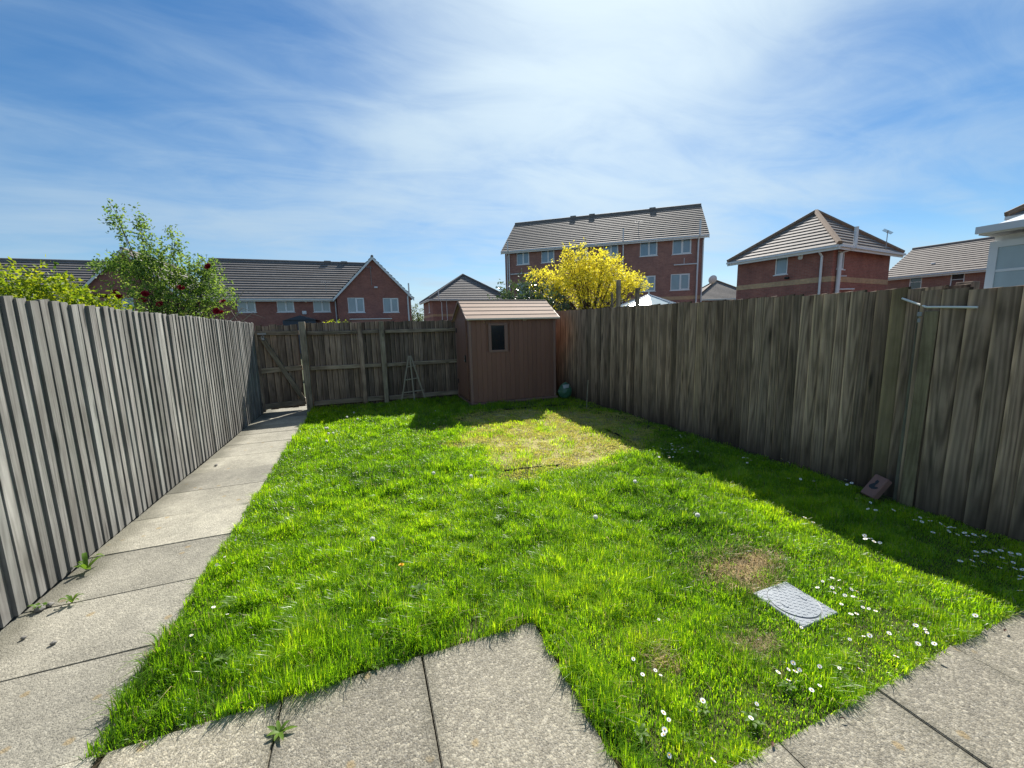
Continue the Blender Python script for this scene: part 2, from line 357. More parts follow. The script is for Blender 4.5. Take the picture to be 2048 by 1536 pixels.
e1 = q.math('SQRT', q.math('ADD', q.math('POWER', q.math('DIVIDE', q.math('SUBTRACT', sp[0], 2.55), 1.5), 2.0), q.math('POWER', q.math('DIVIDE', q.math('SUBTRACT', sp[1], 5.35), 1.75), 2.0)))
e1 = q.math('ADD', e1, q.math('MULTIPLY', q.math('SUBTRACT', n3, .5), .7))
mf = q.n('ShaderNodeMapRange', interpolation_type='SMOOTHSTEP', i={0: e1, 1: .85, 2: 1.1, 3: 1.0, 4: 0.0}).outputs[0]
mosscol = q.ramp(q.math('ADD', q.math('MULTIPLY', n1, .6), q.math('MULTIPLY', n2, .45)), [(.36, (.05, .043, .035)), (.43, (.18, .15, .085)), (.52, (.36, .31, .12)), (.66, (.48, .42, .17))])
soilc = q.ramp(n2, [(.3, (.045, .055, .018)), (.7, (.11, .12, .04))])
def ell(cx_, cy_, rx, ry):
    e = q.math('ADD', q.math('POWER', q.math('DIVIDE', q.math('SUBTRACT', sp[0], cx_), rx), 2.0), q.math('POWER', q.math('DIVIDE', q.math('SUBTRACT', sp[1], cy_), ry), 2.0))
    return q.n('ShaderNodeMapRange', interpolation_type='SMOOTHSTEP', i={0: q.math('ADD', e, q.math('MULTIPLY', q.math('SUBTRACT', n1, .5), 2.0)), 1: .5, 2: 1.5, 3: 1.0, 4: 0.0}).outputs[0]
thf = q.math('MAXIMUM', q.math('MAXIMUM', ell(2.24, 1.73, .30, .15), ell(2.14, 1.57, .16, .12)), q.math('MULTIPLY', q.math('MAXIMUM', ell(1.72, 1.22, .13, .08), ell(1.22, 1.33, .08, .08)), .45))
c = q.mix(mf, soilc, mosscol)
c = q.mix(thf, c, q.ramp(n2, [(.35, (.14, .10, .055)), (.6, (.36, .28, .15))]))
pbsdf(q, out, c, .95, q.math('ADD', n2, n1), .9, .02, .15)
struct(link('lawn_soil', mesh('lawn_soil', vv, ff, True), MAT['lawn_soil']))

# paving slabs: every slab an object of its own
def slab_mesh(w, d):
    bm = bmesh.new(); bmesh.ops.create_cube(bm, size=1)
    for p in bm.verts: p.co = Vector((p.co.x * (w - .006), p.co.y * (d - .006), p.co.z * .05 - .025))
    bmesh.ops.bevel(bm, geom=[e for e in bm.edges if sum(v.co.z for v in e.verts) > -.01], offset=.0035, segments=2, affect='EDGES')
    me = bpy.data.meshes.new('paving_slab'); bm.to_mesh(me); bm.free(); return me
path = struct(empty('path', (-1.55, 4, 0))); patio = struct(empty('patio', (0, .5, 0)))
pm = slab_mesh(.93, .6); pm.materials.append(MAT['path_paving'])
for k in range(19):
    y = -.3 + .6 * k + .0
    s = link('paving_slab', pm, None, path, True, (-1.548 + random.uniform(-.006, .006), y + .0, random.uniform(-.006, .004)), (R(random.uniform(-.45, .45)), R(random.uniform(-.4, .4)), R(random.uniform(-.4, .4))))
sm_ = slab_mesh(.605, .6); sm_.materials.append(MAT['paving']); sl9 = slab_mesh(.605, .9); sl9.materials.append(MAT['paving'])
def lay(me, x, y): link('paving_slab', me, None, patio, True, (x, y, random.uniform(-.003, .004)), (R(random.uniform(-.25, .25)), R(random.uniform(-.25, .25)), R(random.uniform(-.25, .25))))
for i in range(3):
    lay(sl9, -.755 + .605 * i, 1.347)
    for j in range(3): lay(sm_, -.755 + .605 * i, .597 - .6 * j)
for i in range(6):
    for j in range(3): lay(sm_, 1.07 + .605 * i, .567 - .6 * j)
# bedding under the joints
MB().box((-2.05, -.7, -.09), (-1.08, 11, -.016)).build('path_bed', MAT['soil'], path, world=True)
MB().box((-1.08, -1.2, -.09), (.78, 1.79, -.017)).box((.781, -1.2, -.09), (4.3, .86, -.018)).build('patio_bed', MAT['soil'], patio, world=True)

# ------------------------------------------------------------------ fences
def board_variants(n, h, w, t_thick, t_thin, mat, rings=5, thick_low=True):
    """feather-edge boards: x = out of the fence, y along it, z up; thick edge at y=0 (or y=w)"""
    out = []
    for k in range(n):
        v = []; f = []; ph = random.uniform(0, 6); am = random.uniform(.0005, .0025)
        for i in range(rings + 1):
            z = h * i / rings; b = am * math.sin(ph + z * 1.7); sw = random.uniform(-.0012, .0012)
            a, c = (t_thick, t_thin) if thick_low else (t_thin, t_thick)
            tp = -.004 if i == rings else 0
            v += [(-.006, sw, z + tp), (a + b, sw, z + tp), (c + b, w + sw, z + random.uniform(-.003, .003) * (i == rings)), (-.006, w + sw, z)]
        for i in range(rings):
            o = 4 * i
            for s in range(4): f.append((o + s, o + (s + 1) % 4, o + 4 + (s + 1) % 4, o + 4 + s))
        f.append((3, 2, 1, 0)); o = 4 * rings; f.append((o, o + 1, o + 2, o + 3))
        me = mesh('fence_board', v, f); me.materials.append(mat); out.append(me)
    return out
def timber(name, p, q_, w, t, mat, parent, bev=.004, roll=0.0):
    """sawn timber from p to q_ (world), w wide, t thick; long axis = local z"""
    p, q_ = Vector(p), Vector(q_); L = (q_ - p).length
    me = MB().bbox((-w / 2, -t / 2, 0), (w / 2, t / 2, L), bev); mm = mesh(name, me.v, me.f)
    d = (q_ - p).normalized()
    if abs(d.z) > .95: rot = Vector((0, 0, 1)).rotation_difference(d)
    else:
        zx = d; yx = Vector((0, 0, 1)).cross(zx).normalized(); xx = yx.cross(zx)
        rot = Matrix((xx, yx, zx)).transposed().to_quaternion()
    o = link(name, mm, mat); o.rotation_mode = 'QUATERNION'; o.location = p; o.rotation_quaternion = rot
    if parent: o.parent = parent; o.matrix_parent_inverse = wm(parent).inverted()
    return o
# left fence, sun on its face
fl = thing('closeboard_fence', 'sunlit grey weathered board fence beside the paved path', 'fence', (-2.02, 5, 0))
bv = board_variants(7, 1.0, .099, .0155, .002, MAT['wood_sunny'])
y = 1.0; k = 0
while y < 9.08:
    top = 1.86 - .0112 * (y - 3.4) + random.uniform(-.009, .009)
    o = link('fence_board', bv[k % 7], None, fl, True, (-2.012 + random.uniform(-.003, .003), y, .012), (0, R(random.uniform(-.15, .15)), R(random.uniform(-1.2, 1.2))), (1, 1, top - .012))
    w_ = .0945 * random.uniform(.88, 1.12); o.scale[1] = w_ / .0945; y += w_; k += 1
for z in (.35, .95, 1.55): timber('rail', (-2.05, .98, z), (-2.05, 9.1, z), .07, .04, MAT['wood_back'], fl)
for yy in (1.2, 3.9, 6.5, 9.0): timber('post', (-2.115, yy, -.05), (-2.115, yy, 1.72), .09, .09, MAT['wood_back'], fl)
# right fence, far run and near run, in shade
def right_fence(fo, x, y0, y1, topf, pit, variants):
    y = y0; k = 0
    while y < y1:
        w = pit * random.uniform(.86, 1.16)
        o = link('fence_board', variants[random.randrange(len(variants))], None, fo, True, (x + random.uniform(-.007, .007), y + w, -.05), (0, R(random.uniform(-.2, .2)), math.pi + R(random.uniform(-2.5, 2.5))), (1, w * 1.05 / .12, topf(y) + .05 + random.uniform(-.008, .008)))
        y += w; k += 1
fr = thing('closeboard_fence', 'long shaded brown board fence running from the shed to the white rod', 'fence', (4.38, 5.3, 0))
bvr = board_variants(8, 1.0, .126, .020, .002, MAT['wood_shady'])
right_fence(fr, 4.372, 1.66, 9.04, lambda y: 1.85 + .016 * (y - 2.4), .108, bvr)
for z in (.35, .95, 1.6): timber('rail', (4.42, 1.7, z), (4.42, 9.0, z), .07, .04, MAT['wood_back'], fr)
for yy in (1.71, 3.5, 5.3, 7.1, 8.9): timber('post', (4.50, yy, -.05), (4.50, yy, 1.86 if yy < 2 else 1.78), .1, .1, MAT['wood_back'], fr)
fn = thing('closeboard_fence', 'olive stained board fence panel set forward beside the leaning brick', 'fence', (4.25, 1.0, 0))
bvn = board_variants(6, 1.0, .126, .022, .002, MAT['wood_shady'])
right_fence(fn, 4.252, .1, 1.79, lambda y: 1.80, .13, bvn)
for z in (.35, .95, 1.6): timber('rail', (4.285, .1, z), (4.285, 1.76, z), .07, .04, MAT['wood_back'], fn)
timber('end_board', (4.232, 1.80, .0), (4.232, 1.785, 1.64), .022, .085, MAT['wood_yellow'], fn)
timber('green_batten', (4.29, 1.875, .0), (4.29, 1.86, 1.66), .05, .06, MAT['wood_green'], fn)
MB().bbox((4.225, 1.845, 1.60), (4.262, 1.875, 1.635), .004).bbox((4.232, 1.85, 1.55), (4.258, 1.872, 1.585), .004).build('bracket', MAT['steel'], fn, world=True)
rod = MB().tube([(4.335, 2.03, 1.755), (4.225, 1.82, 1.672)], .0085, 8).tube([(4.225, 1.82, 1.672), (4.215, 1.70, 1.666), (4.205, 1.53, 1.655)], .0085, 8).build('plastic_rod', MAT['white_rod'])
tag(rod, 'bent white plastic rod fixed across the shaded board fence', 'rod')

# back fence seen from its rail side
fb = thing('rail_fence', 'dark weathered board fence with rails and posts beside the gate', 'fence', (1.5, 9.1, 0))
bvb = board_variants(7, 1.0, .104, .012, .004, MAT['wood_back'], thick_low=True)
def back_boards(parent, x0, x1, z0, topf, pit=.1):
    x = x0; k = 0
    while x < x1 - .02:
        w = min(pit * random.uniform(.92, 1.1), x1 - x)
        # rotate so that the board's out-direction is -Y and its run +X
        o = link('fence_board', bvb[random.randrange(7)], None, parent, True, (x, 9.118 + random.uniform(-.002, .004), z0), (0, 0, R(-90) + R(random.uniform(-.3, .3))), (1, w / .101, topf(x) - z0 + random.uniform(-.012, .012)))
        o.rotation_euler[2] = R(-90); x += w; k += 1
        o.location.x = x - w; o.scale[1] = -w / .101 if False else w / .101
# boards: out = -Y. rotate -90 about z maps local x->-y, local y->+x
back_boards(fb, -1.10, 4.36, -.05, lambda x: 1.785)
for a, b in ((-1.08, .32), (.44, 4.34)):
    for z, h in ((1.575, .075), (.845, .08), (.10, .10)):
        timber('rail', (a, 9.075, z + random.uniform(-.01, .01)), (b, 9.075, z + random.uniform(-.01, .01)), h, .045, MAT['wood_rail'], fb)
timber('gate_post', (-1.150, 9.015, -.04), (-1.150, 9.015, 1.805), .115, .10, MAT['wood_post'], fb, .008)
timber('post', (.375, 9.01, -.04), (.375, 9.01, 1.79), .095, .09, MAT['wood_post'], fb, .006)
timber('leaning_plank', (-.06, 8.985, -.02), (-.07, 9.015, 1.765), .085, .04, MAT['wood_back'], fb)
# gate
gt = thing('garden_gate', 'dark wooden ledged gate with a diagonal brace at the path end', 'gate', (-1.6, 9.08, 0))
x = -1.985
for w in (.11, .13, .12, .14, .11, .125):
    o = link('gate_board', bvb[random.randrange(7)], None, gt, True, (x, 9.105 + random.uniform(-.002, .003), .055 + random.uniform(-.01, .01)), (0, 0, R(-90)), (1, w / .101, 1.70 + random.uniform(-.015, .015))); x += w
timber('ledge', (-2.0, 9.07, 1.595), (-1.225, 9.07, 1.59), .085, .04, MAT['wood_rail'], gt)
timber('ledge', (-2.0, 9.07, .845), (-1.225, 9.07, .875), .10, .04, MAT['wood_rail'], gt)
timber('ledge', (-1.97, 9.07, .12), (-1.225, 9.07, .165), .11, .04, MAT['wood_rail'], gt)
timber('brace', (-1.90, 9.048, 1.53), (-1.255, 9.048, .20), .085, .03, MAT['wood_post'], gt)
timber('stile', (-1.985, 9.03, .02), (-1.985, 9.03, 1.6), .06, .03, MAT['wood_back'], gt)
pl = MB().bbox((-1.95, 9.02, 1.565), (-1.80, 9.048, 1.60), .003).build('latch_bolt', MAT['steel'], gt, world=True)
MB().bbox((-1.885, 8.995, 1.455), (-1.835, 9.022, 1.505), .006).tube([(-1.88, 9.008, 1.50), (-1.88, 9.008, 1.54), (-1.86, 9.008, 1.555), (-1.84, 9.008, 1.54), (-1.84, 9.008, 1.50)], .005, 6).build('padlock', MAT['steel'], gt, world=True)

# wooden plant obelisk leaning on the fence
ob = thing('plant_obelisk', 'small wooden trellis obelisk leaning against the dark back fence', 'trellis', (.94, 8.85, 0))
top = Vector((.925, 8.955, 1.02))
for bx, by, dx in ((.675, 8.86, -.022), (.955, 8.80, 0), (1.21, 8.86, .022)):
    timber('leg', (bx, by, 0), (top.x + dx, top.y + (.0 if dx else -.02), top.z), .030, .024, MAT['trellis'], ob, .003)
for z, a, b in ((.22, .70, 1.19), (.50, .765, 1.10), (.78, .83, 1.05)):
    yy = 8.875 + .085 * z; timber('rung', (a, yy, z - .01), (b, yy, z + .02), .026, .018, MAT['trellis'], ob, .003)
ob.rotation_euler = (0, 0, 0)

# ------------------------------------------------------------------ shed
sh = thing('garden_shed', 'brown plastic garden shed with pale ridged roof and a small dark window', 'shed', (2.97, 8.42, 0))
X0, X1, Y0, Y1, EV, RZ = 2.0, 3.95, 7.80, 9.03, 1.80, 2.17
wx0, wx1, wz0, wz1 = 2.41, 2.83, 1.08, 1.68
core = MB(); core.box((X0 + .03, Y0 + .03, .06), (X1 - .03, Y1 - .02, EV - .02))
core.build('wall_core', MAT['shed_brown'], sh, world=True)
pw = (X1 - X0 - .1) / 18
pm1 = MB().bbox((0, 0, 0), (pw - .002, .022, 1), .0035); pmesh = mesh('wall_plank', pm1.v, pm1.f); pmesh.materials.append(MAT['shed_brown'])
for k in range(18):
    x = X0 + .05 + k * pw
    if x + pw > wx0 + .02 and x < wx1 - .02:
        link('wall_plank', pmesh, None, sh, True, (x, Y0, .05), None, (1, 1, wz0 - .03)); link('wall_plank', pmesh, None, sh, True, (x, Y0, wz1 - .02), None, (1, 1, EV - wz1 + .02))
    else: link('wall_plank', pmesh, None, sh, True, (x, Y0, .05), None, (1, 1, EV - .05))
for a, b in (((X0 - .005, Y0 - .006, .03), (X0 + .05, Y0 + .045, EV)), ((X1 - .05, Y0 - .006, .03), (X1 + .005, Y0 + .045, EV)), ((X0 - .005, Y1 - .05, .03), (X0 + .045, Y1, EV))):
    MB().bbox(a, b, .008).build('corner_trim', MAT['shed_trim'], sh, world=True)
# left end wall planks and door
nl = 11; pl_ = (Y1 - Y0 - .1) / nl
pm2 = MB().bbox((0, 0, 0), (.022, pl_ - .002, 1), .0035); pmesh2 = mesh('wall_plank', pm2.v, pm2.f); pmesh2.materials.append(MAT['shed_brown'])
for k in range(nl):
    yy = Y0 + .05 + k * pl_
    if not (Y0 + .20 < yy + pl_ / 2 < Y1 - .16): link('wall_plank', pmesh2, None, sh, True, (X0, yy, .05), None, (1, 1, EV - .05))
dr = MB().bbox((X0 - .012, Y0 + .22, .08), (X0 + .02, Y1 - .17, 1.80), .006).build('door', MAT['shed_brown'], sh, world=True)
for k in range(8): MB().bbox((X0 - .017, Y0 + .235 + k * .102, .12), (X0 - .011, Y0 + .235 + k * .102 + .094, 1.76), .003).build('door_plank', MAT['shed_brown'], dr, world=True)
MB().bbox((X0 - .04, Y0 + .26, .88), (X0 - .016, Y0 + .31, 1.03), .006).build('door_handle', MAT['black_plastic'], dr, world=True)
MB().bbox((X0 - .052, Y0 + .275, .90), (X0 - .041, Y0 + .30, .935), .004).bbox((X0 - .052, Y0 + .272, .985), (X0 - .041, Y0 + .295, 1.005), .004).build('padlock', MAT['steel'], dr, world=True)
for z in (.35, 1.5): MB().bbox((X0 - .03, Y1 - .20, z), (X0 - .010, Y1 - .15, z + .10), .004).build('hinge', MAT['black_plastic'], dr, world=True)
# gable ends
for xa, xb in ((X0 - .002, X0 + .03), (X1 - .03, X1 + .002)):
    ym = (Y0 + Y1) / 2
    v = [(xa, Y0, EV - .001), (xa, Y1, EV - .001), (xa, ym, RZ - .02), (xb, Y0, EV - .001), (xb, Y1, EV - .001), (xb, ym, RZ - .02)]
    link('gable', mesh('gable', v, [(0, 2, 1), (3, 4, 5), (0, 1, 4, 3), (1, 2, 5, 4), (2, 0, 3, 5)]), MAT['shed_brown'], sh, True)
# window
wf = MB()
for a, b in (((wx0, Y0 - .016, wz0), (wx1, Y0 + .02, wz0 + .05)), ((wx0, Y0 - .016, wz1 - .045), (wx1, Y0 + .02, wz1)), ((wx0, Y0 - .015, wz0 + .05), (wx0 + .06, Y0 + .02, wz1 - .045)), ((wx1 - .07, Y0 - .015, wz0 + .05), (wx1, Y0 + .02, wz1 - .045))): wf.bbox(a, b, .005)
wfo = wf.build('window_frame', MAT['shed_trim'], sh, world=True)
MB().box((wx0 + .055, Y0 + .004, wz0 + .045), (wx1 - .065, Y0 + .012, wz1 - .04)).build('pane', MAT['shed_glass'], wfo, world=True)
# roof: stepped plastic shingle rows on both slopes
ym = (Y0 + Y1) / 2; ov = .085; ro = empty('roof', (2.97, ym, EV)); ro.parent = sh; ro.matrix_parent_inverse = wm(sh).inverted()
for sgn in (-1, 1):
    n = 5; run = (Y1 - Y0) / 2 + ov; dz = (RZ + .02 - EV + .035)
    for k in range(n):
        f0, f1 = k / n, (k + 1) / n
        ya, yb = ym + sgn * run * (1 - f0), ym + sgn * run * (1 - f1); za, zb = EV - .035 + dz * f0, EV - .035 + dz * f1
        v = [(X0 - .06, ya, za + .016), (X1 + .06, ya, za + .016), (X1 + .06, yb, zb + .006), (X0 - .06, yb, zb + .006), (X0 - .06, ya, za - .02), (X1 + .06, ya, za - .02), (X1 + .06, yb, zb - .02), (X0 - .06, yb, zb - .02)]
        F = [(0, 1, 2, 3), (4, 7, 6, 5), (0, 4, 5, 1), (1, 5, 6, 2), (2, 6, 7, 3), (3, 7, 4, 0)]
        if sgn > 0: F = [tuple(reversed(t)) for t in F]
        link('shingle_row', mesh('shingle_row', v, F), MAT['shed_roof'], ro, True)
    ya = ym + sgn * (run + .004)
    MB().bbox((X0 - .065, ya - .008, EV - .05), (X1 + .065, ya + .008, EV - .016), .004).build('eave_lip', MAT['shed_lip'], ro, world=True)
MB().bbox((X0 - .063, ym - .04, RZ + .001), (X1 + .063, ym + .04, RZ + .032), .012).build('ridge_cap', MAT['shed_roof'], ro, world=True)
for xa in (X0 - .069, X1 + .058):
    b = MB()
    for sgn in (-1, 1):
        y0_, y1_ = ym + sgn * ((Y1 - Y0) / 2 + ov), ym
        v = [(xa, y0_, EV - .065), (xa + .011, y0_, EV - .065), (xa + .011, y1_, RZ - .03), (xa, y1_, RZ - .03), (xa, y0_, EV - .021), (xa + .011, y0_, EV - .021), (xa + .011, y1_, RZ + .014), (xa, y1_, RZ + .014)]
        b.add(v, [(0, 3, 2, 1), (4, 5, 6, 7), (0, 1, 5, 4), (1, 2, 6, 5), (2, 3, 7, 6), (3, 0, 4, 7)])
    b.build('verge_trim', MAT['shed_lip'] if xa > 3 else MAT['shed_trim'], ro, world=True)
MB().box((X0 - .01, Y0 - .03, .0), (X1 + .03, Y1 + .0, .045)).build('floor_panel', MAT['shed_trim'], sh, world=True)
MB().tube([(X0 + .55 + .62, Y0 - .03, 1.735), (X0 + .55 + .70, Y0 - .03, 1.735)], .01, 6).tube([(X0 + .32, Y0 - .012, 1.71), (X0 + .32, Y0 - .02, 1.70)], .008, 6).build('eave_clip', MAT['shed_lip'], sh, world=True)

# ------------------------------------------------------------------ houses
def wall_panel(mb, p0, u, L, H, holes, n_out, z0=0.0, rev=.09):
    """vertical wall from p0 along u; holes = (s0, s1, z0, z1) with reveals"""
    p0 = Vector(p0); u = Vector(u); n = Vector(n_out)
    P = lambda s, z, d=0.0: p0 + u * s + Vector((0, 0, z)) - n * d
    ss = sorted({0.0, L, *[h[0] for h in holes], *[h[1] for h in holes]}); zs = sorted({z0, H, *[h[2] for h in holes], *[h[3] for h in holes]})
    flip = u.cross(Vector((0, 0, 1))).dot(n) < 0
    def quad(a): mb.add(a, [(3, 2, 1, 0) if flip else (0, 1, 2, 3)])
    for a, b in zip(ss, ss[1:]):
        for c, d in zip(zs, zs[1:]):
            if any(h[0] <= a and b <= h[1] and h[2] <= c and d <= h[3] for h in holes): continue
            quad([P(a, c), P(b, c), P(b, d), P(a, d)])
    for a, b, c, d in holes:
        quad([P(a, c), P(a, c, rev), P(a, d, rev), P(a, d)][::-1]); quad([P(b, c), P(b, c, rev), P(b, d, rev), P(b, d)])
        quad([P(a, c), P(b, c), P(b, c, rev), P(a, c, rev)][::-1]); quad([P(a, d), P(b, d), P(b, d, rev), P(a, d, rev)])
def house_window(parent, p0, u, n, h, bars=(.5,), hbars=(), glassm='window_glass', sill=True):
    p0 = Vector(p0); u = Vector(u); n = Vector(n); a, b, c, d = h
    M = Matrix((( u.x, n.x, 0, p0.x), (u.y, n.y, 0, p0.y), (0, 0, 1, 0), (0, 0, 0, 1)))
    fr_ = MB(); t = .055
    for A, B in (((a, -.085, c), (b, -.02, c + t)), ((a, -.085, d - t), (b, -.02, d)), ((a, -.084, c + t), (a + t, -.021, d - t)), ((b - t, -.084, c + t), (b, -.021, d - t))): fr_.box(A, B, M)
    for f in bars: x = a + (b - a) * f; fr_.box((x - .04, -.083, c + t), (x + .04, -.022, d - t), M)
    # opening sash frame inside one half
    if len(bars) == 1:
        x = a + (b - a) * bars[0]; 
        for A, B in (((x + .04, -.08, c + t), (b - t, -.012, c + t + .045)), ((x + .04, -.08, d - t - .045), (b - t, -.012, d - t)), ((x + .04, -.079, c + t), (x + .085, -.013, d - t)), ((b - t - .045, -.079, c + t), (b - t, -.013, d - t))): fr_.box(A, B, M)
    for f in hbars: z = c + (d - c) * f; fr_.box((a + t, -.082, z - .02), (b - t, -.023, z + .02), M)
    w = fr_.build('window', MAT['upvc'], parent)
    edges = [a + t] + [a + (b - a) * f for f in bars] + [b - t]
    for e0, e1 in zip(edges, edges[1:]): MB().box((e0, -.062, c + t), (e1, -.05, d - t), M).build('pane', MAT[glassm], w)
    if sill: MB().box((a - .06, -.05, c - .045), (b + .06, .045, c - .002), M).build('sill', MAT['upvc'], w)
    return w
def slope(mb, eL, eR, rR, rL, course=.30, t=.045, nrm=None):
    """stepped tile courses on a roof plane between an eave and a ridge (or a point)"""
    eL, eR, rR, rL = map(Vector, (eL, eR, rR, rL)); N = (eR - eL).cross(((rL + rR) - (eL + eR)) / 2).normalized()
    if N.z < 0: N = -N
    n = max(3, int(round((((rL + rR) - (eL + eR)) / 2).length / course)))
    fl = (eR - eL).cross(rL - eL if (rL - eL).length > 0 else rR - eL).dot(N) < 0
    for k in range(n):
        a, b = k / n, (k + 1) / n
        p = [eL.lerp(rL, a) + N * t, eR.lerp(rR, a) + N * t, eR.lerp(rR, b) + N * .006, eL.lerp(rL, b) + N * .006, eL.lerp(rL, a) - N * .004, eR.lerp(rR, a) - N * .004]
        F = [(0, 1, 2, 3), (4, 5, 1, 0)]
        if fl: F = [tuple(reversed(f)) for f in F]
        mb.add(p, F)
def ridge_line(parent, a, b, mat='ridge_brown', r=.11): return MB().tube([a, b], r, 8).build('ridge', MAT[mat], parent)
def pipe(parent, pts, r=.05, name='downpipe'): return MB().tube(pts, r, 8).build(name, MAT['pipe_white'], parent, smooth=False)
def gutter(parent, a, b, n):
    a, b, n = Vector(a), Vector(b), Vector(n); u = (b - a).normalized(); L = (b - a).length
    M = Matrix(((u.x, n.x, 0, a.x), (u.y, n.y, 0, a.y), (0, 0, 1, a.z), (0, 0, 0, 1)))
    MB().box((0, -.02, -.20), (L, .025, -.01), M).build('fascia', MAT['upvc'], parent)
    MB().box((0, .028, -.10), (L, .13, .0), M).build('gutter', MAT['pipe_white'], parent)
def bargeboard(parent, a, b, n, h=.22, mat='upvc', name='bargeboard'):
    a, b, n = Vector(a), Vector(b), Vector(n); dz = Vector((0, 0, -h)); o = n * .03
    v = [a, b, b + dz, a + dz, a + o, b + o, b + dz + o, a + dz + o]
    F = [(0, 1, 2, 3), (4, 7, 6, 5), (0, 4, 5, 1), (1, 5, 6, 2), (2, 6, 7, 3), (3, 7, 4, 0)]
    link(name, mesh(name, v, F), MAT[mat], parent)
def aerial(parent, p, h, L=.9, ang=0.0):
    p = Vector(p); a = MB().tube([p, p + Vector((0, 0, h))], .018, 6); d = Vector((math.cos(ang), math.sin(ang), 0)); c = Vector((-d.y, d.x, 0)); t = p + Vector((0, 0, h * .95))
    a.tube([t - d * L / 2, t + d * L / 2], .014, 6)
    for k in range(5): s = t + d * (k / 4 - .5) * L; a.tube([s - c * .18 - Vector((0, 0, .12)), s + c * .18 + Vector((0, 0, .12))], .009, 5)
    return a.build('aerial', MAT['lamp_metal'], parent)
U, NO = (1, 0, 0), (0, -1, 0)

def terrace(name, label, loc, x0, x1, depth, ev, rz, gx0, gx1, gap, gout, wins, gwins, mat):
    """long two-storey row, ridge along x, with a gabled wing pushed forward by gout"""
    h = thing(name, label, 'house', loc)
    w = MB(); wall_panel(w, (x0, 0, 0), U, gx0 - x0, ev, wins_local(wins, x0), NO)
    w.add([(x0, 0, 0), (x0, depth, 0), (x0, depth, ev), (x0, depth / 2, rz - .1), (x0, 0, ev)], [(4, 3, 2, 1, 0)])
    w.add([(gx1, 0, 0), (gx1, depth, 0), (gx1, depth, ev), (gx1, 0, ev)], [(0, 1, 2, 3)]); w.add([(gx0, depth, ev), (gx1, depth, ev), ((gx0 + gx1) / 2, depth, gap - .12)], [(2, 1, 0)])
    w.add([(x0, depth, 0), (gx1, depth, 0), (gx1, depth, ev), (x0, depth, ev)], [(3, 2, 1, 0)])
    w.build('wall', MAT[mat], h)
    for ww in wins: house_window(h, (0, 0, 0), U, NO, ww)
    g = MB(); wall_panel(g, (gx0, -gout, 0), U, gx1 - gx0, ev, wins_local(gwins, gx0), NO)
    gm_ = (gx0 + gx1) / 2
    g.add([(gx0, -gout, ev), (gx1, -gout, ev), (gm_, -gout, gap - .12)], [(0, 1, 2)])
    g.add([(gx0, -gout, 0), (gx0, .0, 0), (gx0, .0, ev), (gx0, -gout, ev)], [(0, 3, 2, 1)][::1]); g.add([(gx1, -gout, 0), (gx1, 0, 0), (gx1, 0, ev), (gx1, -gout, ev)], [(0, 1, 2, 3)])
    g.build('gable_wall', MAT[mat], h)
    for ww in gwins: house_window(h, (0, -gout, 0), U, NO, ww)
    r = MB(); e = .3
    sl = (rz - ev) / (depth / 2); ze = ev - sl * e
    slope(r, (x0 - .1, -e, ze), (gm_, -e, ze), (gm_, depth / 2, rz), (x0 - .1, depth / 2, rz), .34, .07)
    slope(r, (gm_, depth + e, ze), (x0 - .1, depth + e, ze), (x0 - .1, depth / 2, rz), (gm_, depth / 2, rz), .34, .07)
    yb = depth / 2 * min(1, (gap - ev) / (rz - ev))
    gs = (gap - ev) / (gm_ - gx0); ge = ev - gs * .25
    for sx in (-1, 1):
        xe = gm_ + sx * (gm_ - gx0 + .25)
        slope(r, (xe, -gout - .2, ge), (xe, depth, ge), (gm_, depth, gap), (gm_, -gout - .2, gap), .34, .07)
    ro = r.build('roof', MAT['roof_grey'], h)
    ridge_line(ro, (x0 - .1, depth / 2, rz + .03), (gm_ - .4, depth / 2, rz + .03), 'roof_grey'); ridge_line(ro, (gm_, -gout - .22, gap + .03), (gm_, depth, gap + .03), 'roof_brown')
    gutter(h, (x0, -e, ze), (gx0 - .25, -e, ze), NO)
    for sx in (-1, 1): bargeboard(h, (gm_ + sx * (gm_ - gx0 + .25), -gout - .2, ge), (gm_, -gout - .2, gap), NO)
    return h, ro
def wins_local(ws, x0): return [(a - x0, b - x0, c, d) for a, b, c, d in ws]
tA, rA = terrace('terraced_house', 'red brick two storey terrace with a gabled end beyond the gate', (0, 35.5, 0), -11.2, 4.0, 8.0, 4.42, 7.62, -1.75, 3.95, 7.42, 1.0,
        [(-8.75, -7.55, 3.18, 4.30), (-6.13, -4.94, 3.18, 4.30), (-3.58, -2.35, 3.16, 4.30)], [(-.98, .25, 3.05, 4.22), (1.70, 2.93, 3.03, 4.20)], 'brick_red')
pipe(tA, [(-1.93, -.13, 4.25), (-1.93, -.13, 0)]); pipe(tA, [(3.82, -1.12, 5.4), (3.82, -1.12, 4.5), (3.7, -1.08, 4.3), (3.7, -1.08, 0)], .06)
for xx in (-2.5, -1.15): MB().bbox((xx - .28, 3.85, 7.6), (xx + .28, 4.15, 7.80), .03).build('ridge_vent', MAT['roof_brown'], tA)
MB().bbox((-4.42, -.1, 2.98), (-4.1, -.002, 3.26), .04).build('alarm_box', MAT['upvc'], tA)
MB().tube([(-4.08, -.06, 4.03), (-4.08, .01, 4.03)], .11, 12).build('wall_vent', MAT['cream'], tA)
MB().bbox((1.1, -1.2, 4.98), (1.36, -1.002, 5.1), .02).build('floodlight', MAT['upvc'], tA)
aerial(tA, (.92, -1.06, 5.2), 1.5, .8, .6); aerial(tA, (-2.5, -.6, 4.6), .9, .6, .3)
